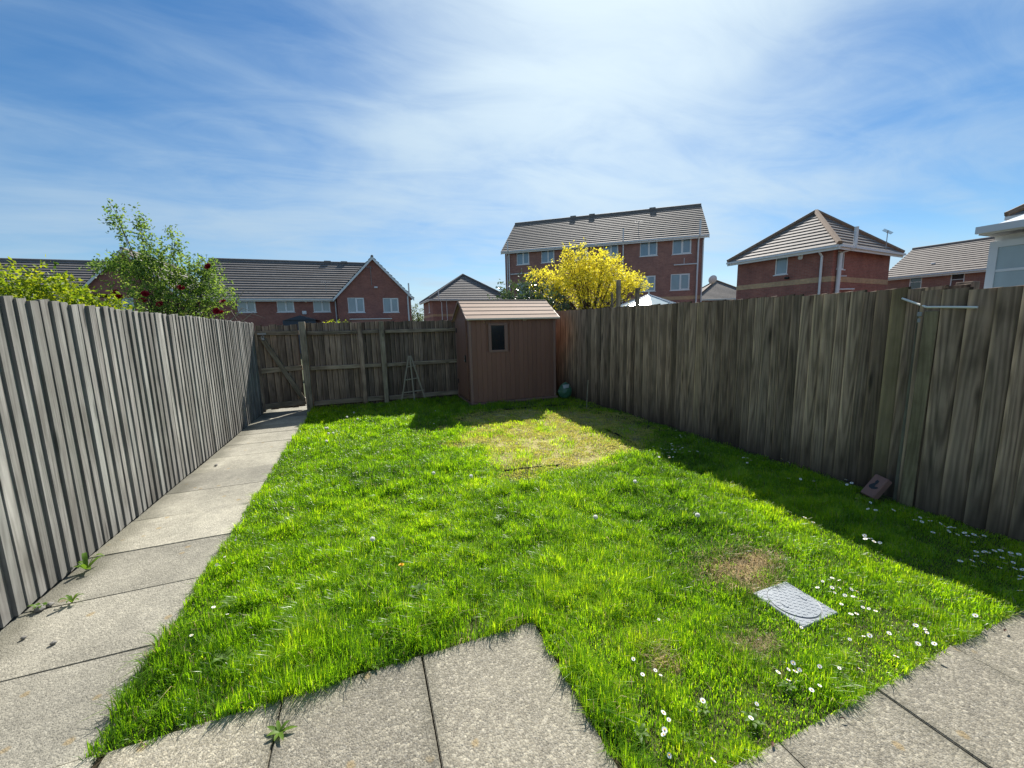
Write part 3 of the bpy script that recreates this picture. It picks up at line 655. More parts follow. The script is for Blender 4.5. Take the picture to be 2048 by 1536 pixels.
# dark porch roof peeping over the fence
pr_ = MB(); pr_.add([(-5.4, -2.2, 2.5), (-3.2, -2.2, 2.5), (-4.3, -2.2, 2.84), (-5.4, 0, 2.5), (-3.2, 0, 2.5), (-4.3, 0, 2.84)], [(0, 1, 2), (0, 2, 5, 3), (2, 1, 4, 5)])
pr_.add([(-5.5, -2.1, 0), (-3.3, -2.1, 0), (-3.3, -2.1, 2.5), (-5.5, -2.1, 2.5)], [(0, 1, 2, 3)]); pr_.build('porch', MAT['slate_blue'], tA)
MB().bbox((-.9, -3.0, 2.44), (2.2, -1.3, 2.5), .01).build('lean_to_roof', MAT['upvc'], tA)
MB().bbox((-.8, -2.9, 0), (2.1, -1.02, 2.43), .01).build('lean_to_wall', MAT['brick_dark'], tA)
tB, rB = terrace('terraced_house', 'red brick terrace gable end half hidden behind the rose bush', (0, 35.5, 0), -32, -11.6, 8.0, 4.2, 7.17, -17.5, -11.6, 7.35, 1.0,
        [(-24, -22.8, 3.0, 4.05), (-20.5, -19.3, 3.0, 4.05)], [(-15.65, -14.45, 3.3, 4.42)], 'brick_red')
# plinth walls of the terraces reach the ground already

# three-storey block of flats
thB = math.atan2(-9.05, 13.25) - R(3.0)
fB = thing('apartment_block', 'three storey dark brick flats with grey tiled roof behind the yellow tree', 'building', (24.45, 23.6, 0), thB)
LB = 15.7; ox = -LB
wB = [(1.05, 2.16, 6.84, 7.93), (3.21, 4.32, 6.86, 7.95), (5.9, 7.1, 6.84, 7.95), (8.31, 9.47, 6.84, 7.98), (11.12, 12.41, 6.80, 8.0), (13.50, 14.83, 6.78, 8.0),
      (1.05, 2.16, 4.1, 5.3), (3.21, 4.32, 4.1, 5.3), (8.31, 9.47, 4.1, 5.3), (11.07, 12.33, 4.1, 5.3), (13.44, 14.80, 4.08, 5.31)]
w = MB(); wall_panel(w, (ox, 0, 0), U, LB, 8.2, wB, NO); Dp = 8.6; RB = 11.3
w.add([(ox, 0, 0), (ox, Dp, 0), (ox, Dp, 8.2), (ox, Dp / 2, RB - .15), (ox, 0, 8.2)], [(4, 3, 2, 1, 0)]); w.add([(0, 0, 0), (0, Dp, 0), (0, Dp, 8.2), (0, Dp / 2, RB - .15), (0, 0, 8.2)], [(0, 1, 2, 3, 4)]); w.add([(ox, Dp, 0), (0, Dp, 0), (0, Dp, 8.2), (ox, Dp, 8.2)], [(3, 2, 1, 0)])
w.build('wall', MAT['brick_dark'], fB)
for h in wB: house_window(fB, (ox, 0, 0), U, NO, h)
MB().box((ox - .003, -.004, 3.35), (.003, Dp * .2, 3.62)).build('brick_band', MAT['brick_buff'], fB)
r = MB(); e = .3; slB = (RB - 8.2) / (Dp / 2); ze = 8.2 - slB * e
slope(r, (ox - .25, -e, ze), (.3, -e, ze), (.3, Dp / 2, RB), (ox - .25, Dp / 2, RB), .36, .06); slope(r, (.3, Dp + e, ze), (ox - .25, Dp + e, ze), (ox - .25, Dp / 2, RB), (.3, Dp / 2, RB), .3, .05)
ro = r.build('roof', MAT['roof_brown'], fB); ridge_line(ro, (ox - .25, Dp / 2, RB + .03), (.3, Dp / 2, RB + .03), 'roof_brown')
gutter(fB, (ox - .25, -e, ze), (.28, -e, ze), NO)
bargeboard(fB, (.27, -e, ze), (.27, Dp / 2, RB), (1, 0, 0), .25, 'cream'); bargeboard(fB, (.27, Dp + e, ze), (.27, Dp / 2, RB), (1, 0, 0), .25, 'cream'); bargeboard(fB, (ox - .25, -e, ze), (ox - .25, Dp / 2, RB), (-1, 0, 0), .25, 'cream')
for xx in (5.3, 7.0, 12.15): MB().bbox((ox + xx - .26, Dp / 2 - .12, RB - .02), (ox + xx + .26, Dp / 2 + .12, RB + .2), .03).build('ridge_vent', MAT['roof_grey'], fB)
for s, zt, rr in ((.4, 8.8, .055), (15.3, 9.05, .06)): pipe(fB, [(ox + s + .02, -.5, zt), (ox + s + .02, -.5, 8.0), (ox + s, -.12, 7.7), (ox + s, -.12, 0)], rr)
pipe(fB, [(ox + 9.85, -.5, 8.9), (ox + 9.85, -.5, 8.0), (ox + 9.85, -.12, 7.75), (ox + 9.85, -.12, 0)]); pipe(fB, [(ox + .25, -.4, 7.9), (ox + .22, -.1, 7.6), (ox + .22, -.1, 0)], .04); pipe(fB, [(-.05, -.35, 7.95), (-.06, -.1, 7.6), (-.06, -.1, 0)], .04)
for a, b, z in ((.5, 2.1, 6.08), (13.63, 15.3, 5.98)): pipe(fB, [(ox + a, -.1, z), (ox + b, -.1, z)], .045, 'waste_pipe')
pipe(fB, [(ox + 1.5, -.1, 6.1), (ox + 1.5, -.1, 6.55)], .02, 'waste_pipe'); pipe(fB, [(ox + 14.35, -.1, 6.0), (ox + 14.35, -.1, 6.45)], .02, 'waste_pipe')
dm = bmesh.new(); bmesh.ops.create_uvsphere(dm, u_segments=16, v_segments=10, radius=.56)
bmesh.ops.delete(dm, geom=[v for v in dm.verts if v.co.z > -.38], context='VERTS')
me = bpy.data.meshes.new('dish'); dm.to_mesh(me); dm.free()
dz = link('satellite_dish', me, MAT['upvc'], fB, loc=(.55, .35, 4.9), rot=(R(-70), 0, R(20)))
aerial(fB, (ox + 11.0, .5, 8.6), 1.0, .5, .2)

def pyramid_house(name, label, loc, rz, L, D, ev, apex, wins, swins, mat, band=None, roofm='roof_grey', hipm='ridge_brown', flue=None):
    """square-ish house under a pyramid roof; front along local x, left side along local y"""
    h = thing(name, label, 'house', loc, rz)
    w = MB(); wall_panel(w, (0, 0, 0), U, L, ev, wins, NO); wall_panel(w, (0, 0, 0), (0, 1, 0), D, ev, swins, (-1, 0, 0))
    w.add([(L, 0, 0), (L, D, 0), (L, D, ev), (L, 0, ev)], [(0, 1, 2, 3)]); w.add([(0, D, 0), (L, D, 0), (L, D, ev), (0, D, ev)], [(3, 2, 1, 0)]); w.build('wall', MAT[mat], h)
    for ww in wins: house_window(h, (0, 0, 0), U, NO, ww, () if ww[1] - ww[0] < 1 else (.5,))
    for ww in swins: house_window(h, (0, 0, 0), (0, 1, 0), (-1, 0, 0), ww, () if ww[1] - ww[0] < 1 else (.5,))
    e = .38; sl = (apex - ev) / min(L / 2, D / 2); ze = ev - .02; A = (L / 2, D / 2, apex)
    c = [(-e, -e, ze), (L + e, -e, ze), (L + e, D + e, ze), (-e, D + e, ze)]; r = MB()
    for i in range(4): slope(r, c[i], c[(i + 1) % 4], A, A, .34, .05)
    r.add(c, [(0, 1, 2, 3)])
    ro = r.build('roof', MAT[roofm], h)
    for i in range(4): MB().tube([Vector(c[i]) + Vector((0, 0, .07)), Vector(A) + Vector((0, 0, .08))], .12, 6).build('hip_ridge', MAT[hipm], ro)
    gutter(h, (-e, -e, ze), (L + e, -e, ze), NO); gutter(h, (-e, D + e, ze), (-e, -e, ze), (-1, 0, 0))
    if band: MB().box((-.012, -.012, band), (L - .02, -.001, band + .25)).box((-.0121, .0, band), (-.001, D, band + .25)).build('brick_band', MAT['brick_buff'], h)
    return h
hD = pyramid_house('detached_house', 'red brick house with pyramid tiled roof and buff brick band', (21.25, 12.75, 0), R(7.2), 6.1, 4.7, 5.0, 7.42, [(.44, 1.14, 3.98, 4.84)], [(2.0, 2.62, 3.98, 4.88)], 'brick_red', 3.38, 'roof_brown')
pipe(hD, [(-.42, .5, 4.95), (-.1, .42, 4.6), (-.1, .4, 0)], .055); pipe(hD, [(.80, -.5, 5.85), (.80, -.5, 4.9), (.42, -.12, 4.7), (.36, -.12, 0)], .09)
MB().bbox((-.12, 1.28, 4.6), (-.002, 1.5, 4.9), .05).build('alarm_box', MAT['upvc'], hD); MB().bbox((-.16, 1.85, 3.7), (-.002, 2.05, 3.82), .03).build('floodlight', MAT['black_plastic'], hD)
pipe(hD, [(.4, -.1, 3.62), (1.2, -.1, 3.66)], .03, 'waste_pipe'); pipe(hD, [(.36, -.1, 3.0), (2.1, -.1, 3.05)], .04, 'waste_pipe')
aerial(hD, (4.6, -.3, 5.0), 1.05, .5, .5)
hC = pyramid_house('detached_house', 'small brick house with pyramid roof seen over the shed', (7.2, 43.2, 0), 0, 8.6, 6.8, 4.75, 7.75, [(5.2, 6.2, 3.4, 4.5)], [(2.0, 3.0, 3.4, 4.5)], 'brick_dark', 2.9, 'roof_grey', 'roof_grey')
pipe(hC, [(.6, -.5, 5.75), (.6, -.5, 4.7), (.95, -.12, 4.4), (.95, -.12, 0)]); pipe(hC, [(1.5, -.45, 4.7), (1.5, -.1, 4.4), (1.5, -.1, 0)], .04)
hG = pyramid_house('detached_house', 'distant house with pyramid tiled roof and satellite dish beside the flats', (46.5, 46, 0), R(-28), 8.5, 8.5, 4.9, 7.9, [(2, 3.2, 3.2, 4.4)], [], 'brick_dark', None, 'roof_brown')
# row on the right
hE = thing('terraced_house', 'low brick row with grey tiled roof behind the white extension', 'house', (36.5, 18.2, 0), R(-90 + 4))
wE = [(1.35, 2.0, 3.5, 4.5), (3.4, 4.05, 3.4, 4.48)]
w = MB(); wall_panel(w, (0, 0, 0), U, 12, 4.6, wE, NO); w.add([(0, 0, 0), (0, 8, 0), (0, 8, 4.6), (0, 4, 6.7), (0, 0, 4.6)], [(4, 3, 2, 1, 0)]); w.add([(12, 0, 0), (12, 8, 0), (12, 8, 4.6), (12, 4, 6.7), (12, 0, 4.6)], [(0, 1, 2, 3, 4)]); w.add([(0, 8, 0), (12, 8, 0), (12, 8, 4.6), (0, 8, 4.6)], [(3, 2, 1, 0)])
w.build('wall', MAT['brick_dark'], hE)
for h in wE: house_window(hE, (0, 0, 0), U, NO, h, (), (.5,), 'dark_glass')
r = MB(); slope(r, (-.2, -.3, 4.45), (12.2, -.3, 4.45), (12.2, 4, 6.75), (-.2, 4, 6.75), .34, .05); slope(r, (12.2, 8.3, 4.45), (-.2, 8.3, 4.45), (-.2, 4, 6.75), (12.2, 4, 6.75), .3, .05); ro = r.build('roof', MAT['roof_brown'], hE); ridge_line(ro, (-.2, 4, 6.78), (12.2, 4, 6.78), 'roof_brown')
gutter(hE, (-.2, -.3, 4.45), (12.2, -.3, 4.45), NO)
MB().bbox((5.0, -.12, 4.2), (5.2, -.002, 4.42), .03).build('alarm_box', MAT['upvc'], hE)
for s, z in ((2.0, 1.0), (5.4, 1.2)): MB().bbox((s, z, 4.45 + (z + .3) * .535 + .05), (s + .18, z + .2, 4.45 + (z + .3) * .535 + .14), .02).build('tile_vent', MAT['upvc'], ro)
# white extension close by on the right
hF = thing('white_extension', 'white rendered extension with big glazed panel beyond the right hand fence', 'building', (10, 3.6, 0))
MB().box((.02, -7, 0), (5, -.04, 2.895)).build('wall', MAT['render_white'], hF)
r = MB(); r.add([(-.35, -7.2, 2.98), (-.35, .02, 2.98), (5, .02, 3.0), (5, -7.2, 3.0), (2.3, .02, 3.65), (2.3, -7.2, 3.65), (-.35, -7.2, 2.90), (-.35, .02, 2.90), (5, .02, 2.92)], [(0, 1, 4, 5), (4, 2, 3, 5), (1, 7, 8, 2, 4), (0, 6, 7, 1)]); r.build('roof', MAT['upvc'], hF)
MB().box((-.42, -7.2, 2.92), (-.352, .04, 3.03)).build('gutter', MAT['pipe_white'], hF)
gp = MB()
for a, b in (((-.06, -3.4, .4), (.0, -.02, .5)), ((-.06, -3.4, 2.70), (.0, -.02, 2.80)), ((-.059, -.12, .5), (.001, -.02, 2.7)), ((-.059, -1.15, .5), (.001, -1.07, 2.7)), ((-.058, -2.25, .5), (.001, -2.17, 2.7)), ((-.05, -.62, .5), (-.01, -.58, 2.7)), ((-.05, -3.4, 1.9), (-.01, -.12, 1.95)), ((-.05, -3.4, 2.3), (-.01, -.12, 2.34))): gp.box(a, b)
gpo = gp.build('glazed_frame', MAT['upvc'], hF); MB().box((-.04, -3.39, .49), (-.028, -.1, 2.71)).build('pane', MAT['cons_glass'], gpo)
MB().box((-.3, .03, 0), (3, .6, 1.86)).build('low_annexe', MAT['render_white'], hF)
hH = pyramid_house('detached_house', 'roof corner with a metal flue showing above the white extension', (20, -1.2, 0), 0, 8, 7.6, 4.7, 7.8, [], [(5, 5.9, 3.4, 4.5)], 'brick_red', None, 'roof_grey')
pipe(hH, [(.3, 7.7, 4.4), (.3, 7.7, 5.75)], .07, 'flue')

# conservatory roof over the fence
cn = thing('conservatory', 'pale conservatory with glazed faceted roof below the flats', 'conservatory', (13.7, 16.6, 0))
ap = Vector((0, 0, 3.02)); ring = []
for k in range(8):
    an = 2 * math.pi * k / 8 + .25; ring.append(Vector((1.75 * math.cos(an), 1.5 * math.sin(an), 2.42)))
for k in range(8):
    a, b = ring[k], ring[(k + 1) % 8]
    link('roof_pane', mesh('roof_pane', [a, b, ap], [(0, 1, 2)]), MAT['cons_glass'], cn)
    MB().tube([a + Vector((0, 0, .02)), ap + Vector((0, 0, .02))], .03, 6).build('glazing_bar', MAT['upvc'], cn); MB().tube([a, b], .05, 6).build('eaves_beam', MAT['upvc'], cn)
    link('side_pane', mesh('side_pane', [(a.x, a.y, 0), (b.x, b.y, 0), b, a], [(0, 1, 2, 3)]), MAT['cons_glass'], cn)
MB().tube([ap, ap + Vector((0, 0, .12)), ap + Vector((0, 0, .22))], [.05, .03, .008], 8).build('finial', MAT['upvc'], cn)
for i, (px, py, zt, ww) in enumerate(((7.15, 10.0, 2.88, .1), (7.83, 10.0, 2.66, .1), (6.93, 10.0, 2.5, .055))):
    p = timber('fence_post', (px, py, -.05), (px, py, zt), ww, ww, MAT['wood_post'], None)
    tag(p, ['tall brown timber post standing in front of the yellow tree', 'brown timber post standing in front of the conservatory', 'thin short stake standing beside the tall timber post'][i], 'post')
# street lamp
sl_ = thing('street_lamp', 'slim grey street lamp standing by the distant pyramid roof', 'street lamp', (36.2, 36.6, 0))
MB().tube([(0, 0, 0), (0, 0, 2), (0, 0, 7.2)], [.09, .07, .05], 8).build('post', MAT['lamp_metal'], sl_); MB().tube([(0, 0, 7.15), (-.5, .5, 7.3), (-.9, .9, 7.32)], .035, 6).build('arm', MAT['lamp_metal'], sl_); MB().bbox((-1.4, .8, 7.25), (-.8, 1.05, 7.37), .03).build('lamp_head', MAT['lamp_metal'], sl_)

# ------------------------------------------------------------------ planting
def leaf_mesh(name, pos, dirs, nrm, size, tint, asp=.5):
    """one bent leaf (2 triangles) per position, all numpy"""
    n = len(pos); d = dirs / np.linalg.norm(dirs, axis=1, keepdims=True); s = np.cross(d, nrm); s /= np.linalg.norm(s, axis=1, keepdims=True) + 1e-9
    u = np.cross(s, d); sz = size[:, None]
    v = np.stack([pos, pos + d * sz * .5 + s * sz * asp * .5 + u * sz * .08, pos + d * sz, pos + d * sz * .5 - s * sz * asp * .5 + u * sz * .08], 1).reshape(-1, 3)
    k = np.arange(n)[:, None] * 4; tri = np.concatenate([k + [0, 1, 2], k + [0, 2, 3]], 1).reshape(-1)
    me = bpy.data.meshes.new(name); me.vertices.add(4 * n); me.vertices.foreach_set('co', v.astype(np.float32).ravel())
    me.loops.add(6 * n); me.loops.foreach_set('vertex_index', tri.astype(np.int32)); me.polygons.add(2 * n); me.polygons.foreach_set('loop_start', np.arange(2 * n, dtype=np.int32) * 3)
    a = me.attributes.new('tint', 'FLOAT', 'POINT'); a.data.foreach_set('value', np.repeat(tint, 4).astype(np.float32)); me.update(calc_edges=True); return me
def crown(blobs, n_twig, per, size, spread, bias=.45, droop=0.0):
    """clusters of leaves along little twigs through ellipsoids; blobs = (centre, radii, weight)"""
    wts = np.array([b[2] for b in blobs], float); wts /= wts.sum(); P = []; D = []; T = []
    ch = rng.choice(len(blobs), n_twig, p=wts)
    for c in ch:
        ctr, rad, _ = blobs[c]; d = rng.normal(size=3); d /= np.linalg.norm(d); rr = rng.random() ** bias
        base = np.array(ctr) + d * np.array(rad) * rr * (1 + .12 * rng.normal())
        tw = d * .7 + rng.normal(size=3) * .6; tw[2] += .15 - droop; tw /= np.linalg.norm(tw); L = spread * rng.uniform(.5, 1.5)
        t = rng.random(per); p = base + tw * (t * L)[:, None] + rng.normal(size=(per, 3)) * spread * .16
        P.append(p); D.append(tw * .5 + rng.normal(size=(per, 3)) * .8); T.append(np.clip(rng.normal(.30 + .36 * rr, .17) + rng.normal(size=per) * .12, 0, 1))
    P = np.concatenate(P); D = np.concatenate(D); T = np.concatenate(T); N = rng.normal(size=P.shape) + [0, 0, .8]
    return P, D, N, size * rng.uniform(.65, 1.25, len(P)), T
def limbs(base, blobs, r0, n_sub=3, mat='bark', parent=None, stem=.3, forks=None):
    base = Vector(base); mb = MB(); lo = min(b[0][2] - b[1][2] for b in blobs); fork = base + Vector((random.uniform(-.05, .05), random.uniform(-.05, .05), max(.2, stem)))
    mb.tube([base - Vector((0, 0, .1)), base.lerp(fork, .5) + Vector((.02, .01, 0)), fork], [r0 * 1.25, r0, r0 * .85], 8); tr = mb.build('trunk', MAT[mat], parent, world=True)
    br = MB()
    for c, rad, wgt in blobs:
        c = Vector(c)
        for k in range(n_sub):
            e = c + Vector((random.uniform(-.7, .7) * rad[0], random.uniform(-.7, .7) * rad[1], random.uniform(-.3, .8) * rad[2])); m_ = fork.lerp(e, .5) + Vector((random.uniform(-.12, .12), random.uniform(-.12, .12), random.uniform(0, .15)))
            br.tube([fork, m_, e], [r0 * .5, r0 * .28, r0 * .08], 5, False)
            for kk in range(3):
                s = m_.lerp(e, random.uniform(.1, .8)); t = s + Vector((random.uniform(-.5, .5) * rad[0], random.uniform(-.5, .5) * rad[1], random.uniform(-.1, .6) * rad[2])); br.tube([s, t], [r0 * .14, r0 * .04], 4, False)
    br.build('branches', MAT[mat], parent, world=True); return tr
def plant(name, label, cat, base, blobs, n_twig, per, size, spread, mat, r0, stem, bias=.45, n_sub=3, barkm='bark', droop=0.0):
    t = thing(name, label, cat, base); limbs(base, blobs, r0, n_sub, barkm, t, stem)
    o = link('crown', leaf_mesh('crown', *crown(blobs, n_twig, per, size, spread, bias, droop)), MAT[mat], t, True); return t
# golden tree behind the shed
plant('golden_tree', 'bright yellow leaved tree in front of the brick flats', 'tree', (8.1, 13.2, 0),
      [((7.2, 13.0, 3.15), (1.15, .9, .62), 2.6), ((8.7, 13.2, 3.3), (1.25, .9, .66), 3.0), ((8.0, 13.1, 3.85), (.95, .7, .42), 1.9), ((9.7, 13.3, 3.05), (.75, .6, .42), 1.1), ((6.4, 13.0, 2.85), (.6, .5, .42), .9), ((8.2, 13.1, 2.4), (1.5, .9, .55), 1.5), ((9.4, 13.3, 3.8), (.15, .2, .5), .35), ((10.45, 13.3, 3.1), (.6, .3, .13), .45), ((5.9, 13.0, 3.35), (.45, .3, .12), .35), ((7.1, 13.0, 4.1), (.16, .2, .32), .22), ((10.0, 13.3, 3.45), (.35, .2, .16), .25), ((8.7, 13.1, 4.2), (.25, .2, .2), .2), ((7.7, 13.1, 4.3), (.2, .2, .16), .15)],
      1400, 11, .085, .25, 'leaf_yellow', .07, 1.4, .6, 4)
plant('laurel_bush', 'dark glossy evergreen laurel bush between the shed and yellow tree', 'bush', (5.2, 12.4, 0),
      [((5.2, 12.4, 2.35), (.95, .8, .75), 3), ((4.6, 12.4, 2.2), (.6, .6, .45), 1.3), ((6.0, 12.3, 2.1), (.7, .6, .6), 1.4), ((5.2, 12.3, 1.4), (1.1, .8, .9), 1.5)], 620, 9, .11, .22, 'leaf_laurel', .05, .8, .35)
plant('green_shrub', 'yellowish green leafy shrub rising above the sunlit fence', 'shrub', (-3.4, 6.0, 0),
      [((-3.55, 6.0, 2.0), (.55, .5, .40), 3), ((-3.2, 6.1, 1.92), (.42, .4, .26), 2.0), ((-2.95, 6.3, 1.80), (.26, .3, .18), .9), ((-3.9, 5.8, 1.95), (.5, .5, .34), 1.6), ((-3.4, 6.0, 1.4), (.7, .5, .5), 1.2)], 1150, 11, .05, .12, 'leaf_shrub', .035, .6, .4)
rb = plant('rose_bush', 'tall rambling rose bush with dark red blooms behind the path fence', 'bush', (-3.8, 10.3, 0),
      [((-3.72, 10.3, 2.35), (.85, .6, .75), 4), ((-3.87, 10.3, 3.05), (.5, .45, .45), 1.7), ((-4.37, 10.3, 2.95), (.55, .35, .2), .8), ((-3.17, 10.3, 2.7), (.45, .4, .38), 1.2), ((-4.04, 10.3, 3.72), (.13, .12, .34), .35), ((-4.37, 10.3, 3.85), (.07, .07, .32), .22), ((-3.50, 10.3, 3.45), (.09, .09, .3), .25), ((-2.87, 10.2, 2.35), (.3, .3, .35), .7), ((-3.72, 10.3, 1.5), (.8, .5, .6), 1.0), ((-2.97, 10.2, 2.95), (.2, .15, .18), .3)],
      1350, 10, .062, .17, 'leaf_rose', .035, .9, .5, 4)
for i, (dx, dz_) in enumerate(((-3.86, 2.42), (-3.83, 2.33), (-3.45, 2.40), (-3.52, 2.28), (-3.22, 2.20), (-2.88, 2.52), (-2.48, 2.93), (-2.32, 2.25), (-2.44, 2.06), (-2.38, 2.03))):
    bl = MB()
    for ring_, (nn, rr, hh) in enumerate(((5, .022, .05), (6, .042, .04), (7, .06, .02))):
        for k in range(nn):
            an = 2 * math.pi * (k + .5 * ring_) / nn; d = Vector((math.cos(an), math.sin(an), 0)); t = Vector((-d.y, d.x, 0))
            bl.add([Vector((0, 0, -.02)), d * rr - t * rr * .5 + Vector((0, 0, hh * .6)), d * rr * 1.1 + Vector((0, 0, hh)), d * rr + t * rr * .5 + Vector((0, 0, hh * .6))], [(0, 1, 2, 3)])
    bl.build('bloom', MAT['petal_red'], rb, world=True, loc=(dx - .30 - .12 * (dx < -2.6), 9.68 + random.uniform(-.05, .1), dz_), rot=(R(random.uniform(30, 80)), 0, R(random.uniform(-40, 40))))
for a in range(8):
    x0_ = -2.75 + random.uniform(-.15, .3); z0_ = random.uniform(1.75, 2.3); dx = random.uniform(.2, .55); MB().tube([(x0_, 10.0, z0_), (x0_ + dx * .5, 10.0, z0_ + random.uniform(.08, .3)), (x0_ + dx, 9.95, z0_ + random.uniform(-.1, .25))], [.011, .007, .003], 5).build('bare_cane', MAT['cane_bark'], rb, world=True)
for a in range(3): x0_ = random.uniform(-3.35, -2.95); MB().tube([(x0_, 10.2, 2.4), (x0_ + random.uniform(-.1, .2), 10.2, 3.12 + random.uniform(0, .15))], [.008, .003], 4).build('bare_cane', MAT['cane_bark'], rb, world=True)
plant('distant_tree', 'round green tree far off between the two brick houses', 'tree', (7.2, 58, 0), [((7.2, 58, 2.9), (1.9, 1.5, 1.7), 3), ((8.2, 58, 2.2), (1.3, 1.2, 1.1), 1.2), ((6.4, 58, 2.0), (1.2, 1.0, 1.0), 1)], 420, 9, .22, .5, 'leaf_far', .14, 1.4)
plant('garden_shrub', 'low leafy shrub top peeping over the back fence below the terrace', 'shrub', (-.9, 16.5, 0), [((-.9, 16.5, 1.55), (.55, .4, .42), 2), ((-.2, 16.5, 1.4), (.3, .3, .38), 1)], 220, 8, .08, .16, 'leaf_shrub', .03, .6)

# ------------------------------------------------------------------ grass
def vnoise(x, y, s, seed):
    """smooth value noise, numpy"""
    g = np.random.default_rng(seed).random((256, 256)); X = x * s + 100; Y = y * s + 100; i = np.floor(X).astype(int); j = np.floor(Y).astype(int); fx = X - i; fy = Y - j; fx = fx * fx * (3 - 2 * fx); fy = fy * fy * (3 - 2 * fy)
    a = g[i % 256, j % 256]; b = g[(i + 1) % 256, j % 256]; c = g[i % 256, (j + 1) % 256]; d = g[(i + 1) % 256, (j + 1) % 256]
    return (a * (1 - fx) + b * fx) * (1 - fy) + (c * (1 - fx) + d * fx) * fy
def fbm(x, y, s, seed): return .55 * vnoise(x, y, s, seed) + .3 * vnoise(x, y, s * 2.1, seed + 1) + .15 * vnoise(x, y, s * 4.3, seed + 2)
CX0, CX1, CY0, CY1 = 2.03, 2.31, 1.20, 1.49        # drain cover
def soft(e, a, b): t = np.clip((e - a) / (b - a), 0, 1); return t * t * (3 - 2 * t)
def dens_fields(x, y):
    n3 = fbm(x, y, 1.3, 3); ni = fbm(x, y, 3.2, 9)
    em = np.sqrt(((x - 2.55) / 1.5) ** 2 + ((y - 5.35) / 1.75) ** 2) + (n3 - .5) * .9
    moss = 1 - soft(em, .82, 1.12)
    tuft = np.exp(-(((x - 2.15) / .42) ** 2 + ((y - 5.75) / .5) ** 2))
    d = 1 - moss * (1 - .05 - .8 * tuft * (ni > .42) - .2 * (ni > .62))
    tan = np.maximum(np.exp(-(((x - 2.24) / .28) ** 2 + ((y - 1.73) / .15) ** 2)), .9 * np.exp(-(((x - 2.14) / .16) ** 2 + ((y - 1.57) / .11) ** 2)))
    tan = np.maximum(tan, .65 * np.exp(-(((x - 1.72) / .13) ** 2 + ((y - 1.22) / .07) ** 2))); tan = np.maximum(tan, .6 * np.exp(-(((x - 1.22) / .08) ** 2 + ((y - 1.33) / .08) ** 2)))
    tan = np.clip(tan * (.35 + 1.3 * fbm(x, y, 7, 81)), 0, 1)
    bare = np.exp(-(((x - .47) / .14) ** 2 + ((y - 1.88) / .09) ** 2))
    edge = soft(4.33 - x, .0, .16) * soft(9.0 - y, -.02, .1)
    d = d * (1 - .55 * np.clip(tan * 1.2, 0, 1)) * (1 - .8 * bare) * (.15 + .85 * edge)
    cov = (x > CX0 + .004) & (x < CX1 - .004) & (y > CY0 + .004) & (y < CY1 - .004)
    shd = (x > 1.97) & (x < 4.0) & (y > 7.74)
    d = np.where(cov | shd | ((y > 1.9) & (y < 2.12) & (x > 4.1)), 0, d)
    d = np.where((y > 6.4) & (x > 2.6), d * .45, d)
    return d, moss, tan, ni, n3
def grass_batch(n, x0, x1, y0, y1, width, hs, seg2=True):
    x = rng.uniform(x0, x1, n); y = rng.uniform(y0, y1, n); k = inlawn(x, y); x, y = x[k], y[k]
    d, moss, tan, ni, n3 = dens_fields(x, y); clump = fbm(x, y, 9, 21); k = rng.random(len(x)) < d * (.38 + 1.1 * clump)
    x, y, moss, tan, ni, n3, clump = (a[k] for a in (x, y, moss, tan, ni, n3, clump)); n = len(x)
    hmap = .030 + .050 * soft(fbm(x, y, 2.2, 31), .35, .75) + .045 * soft(clump, .42, .78)
    hmap *= 1 + .55 * np.exp(-(((x - .55) / .5) ** 2 + ((y - 2.05) / .28) ** 2))          # long tuft by the paving corner
    hmap *= np.where(x > .9, 1 - .42 * soft(2.2 - y, .2, 1.2), 1)                             # shorter by the right-hand patio
    hmap *= 1 - .45 * soft(x, 3.3, 4.1)
    h = hmap * hs * rng.uniform(.45, 1.25, n) * (1 - .35 * moss) * (1 - .55 * np.clip(tan, 0, 1))
    az = rng.uniform(0, 2 * np.pi, n) * .75 + fbm(x, y, 3, 51) * 9; lean = np.abs(rng.normal(.48, .38, n)) + .5 * np.clip(tan, 0, 1)
    dx, dy = np.cos(az), np.sin(az); w = width * rng.uniform(.6, 1.25, n)
    pz = -.006 + .0 * x; b = np.stack([x, y, pz], 1); side = np.stack([-dy, dx, 0 * x], 1) * (w / 2)[:, None]; out = np.stack([dx, dy, 0 * x], 1)
    mid = b + out * (h * lean * .35)[:, None] + np.stack([0 * x, 0 * x, h * .6], 1); tip = b + out * (h * lean * 1.05)[:, None] + np.stack([0 * x, 0 * x, h * (1 - .28 * np.clip(lean, 0, 1.4))], 1)
    v = np.stack([b - side, b + side, mid - side * .8, mid + side * .8, tip], 1).reshape(-1, 3); kk = np.arange(n)[:, None] * 5
    tri = np.concatenate([kk + [0, 1, 3], kk + [0, 3, 2], kk + [2, 3, 4]], 1).reshape(-1)
    tint = np.clip(.60 + .75 * (fbm(x, y, .9, 61) - .5) + .45 * (clump - .5) + rng.normal(0, .17, n) + .16 * np.where(x > .9, soft(2.4 - y, .2, 1.4), 0), .2, 1)
    dry = (rng.random(n) < np.clip(tan, 0, 1) * .93 + .04 * moss + .025); tint = np.where(dry, rng.uniform(0, .13, n), tint)
    tint = np.where((moss > .4) & ~dry, np.clip(tint + .18, 0, 1), tint)
    return v, tri, np.repeat(tint, 5), np.repeat(dry, 3)
parts = [grass_batch(190000, -1.12, 4.36, .85, 2.1, .0036, 1.0), grass_batch(240000, -1.12, 4.36, 2.1, 3.6, .0042, 1.0), grass_batch(180000, -1.12, 4.36, 3.6, 5.8, .0056, 1.0), grass_batch(125000, -1.12, 4.36, 5.8, 9.05, .0078, 1.0)]
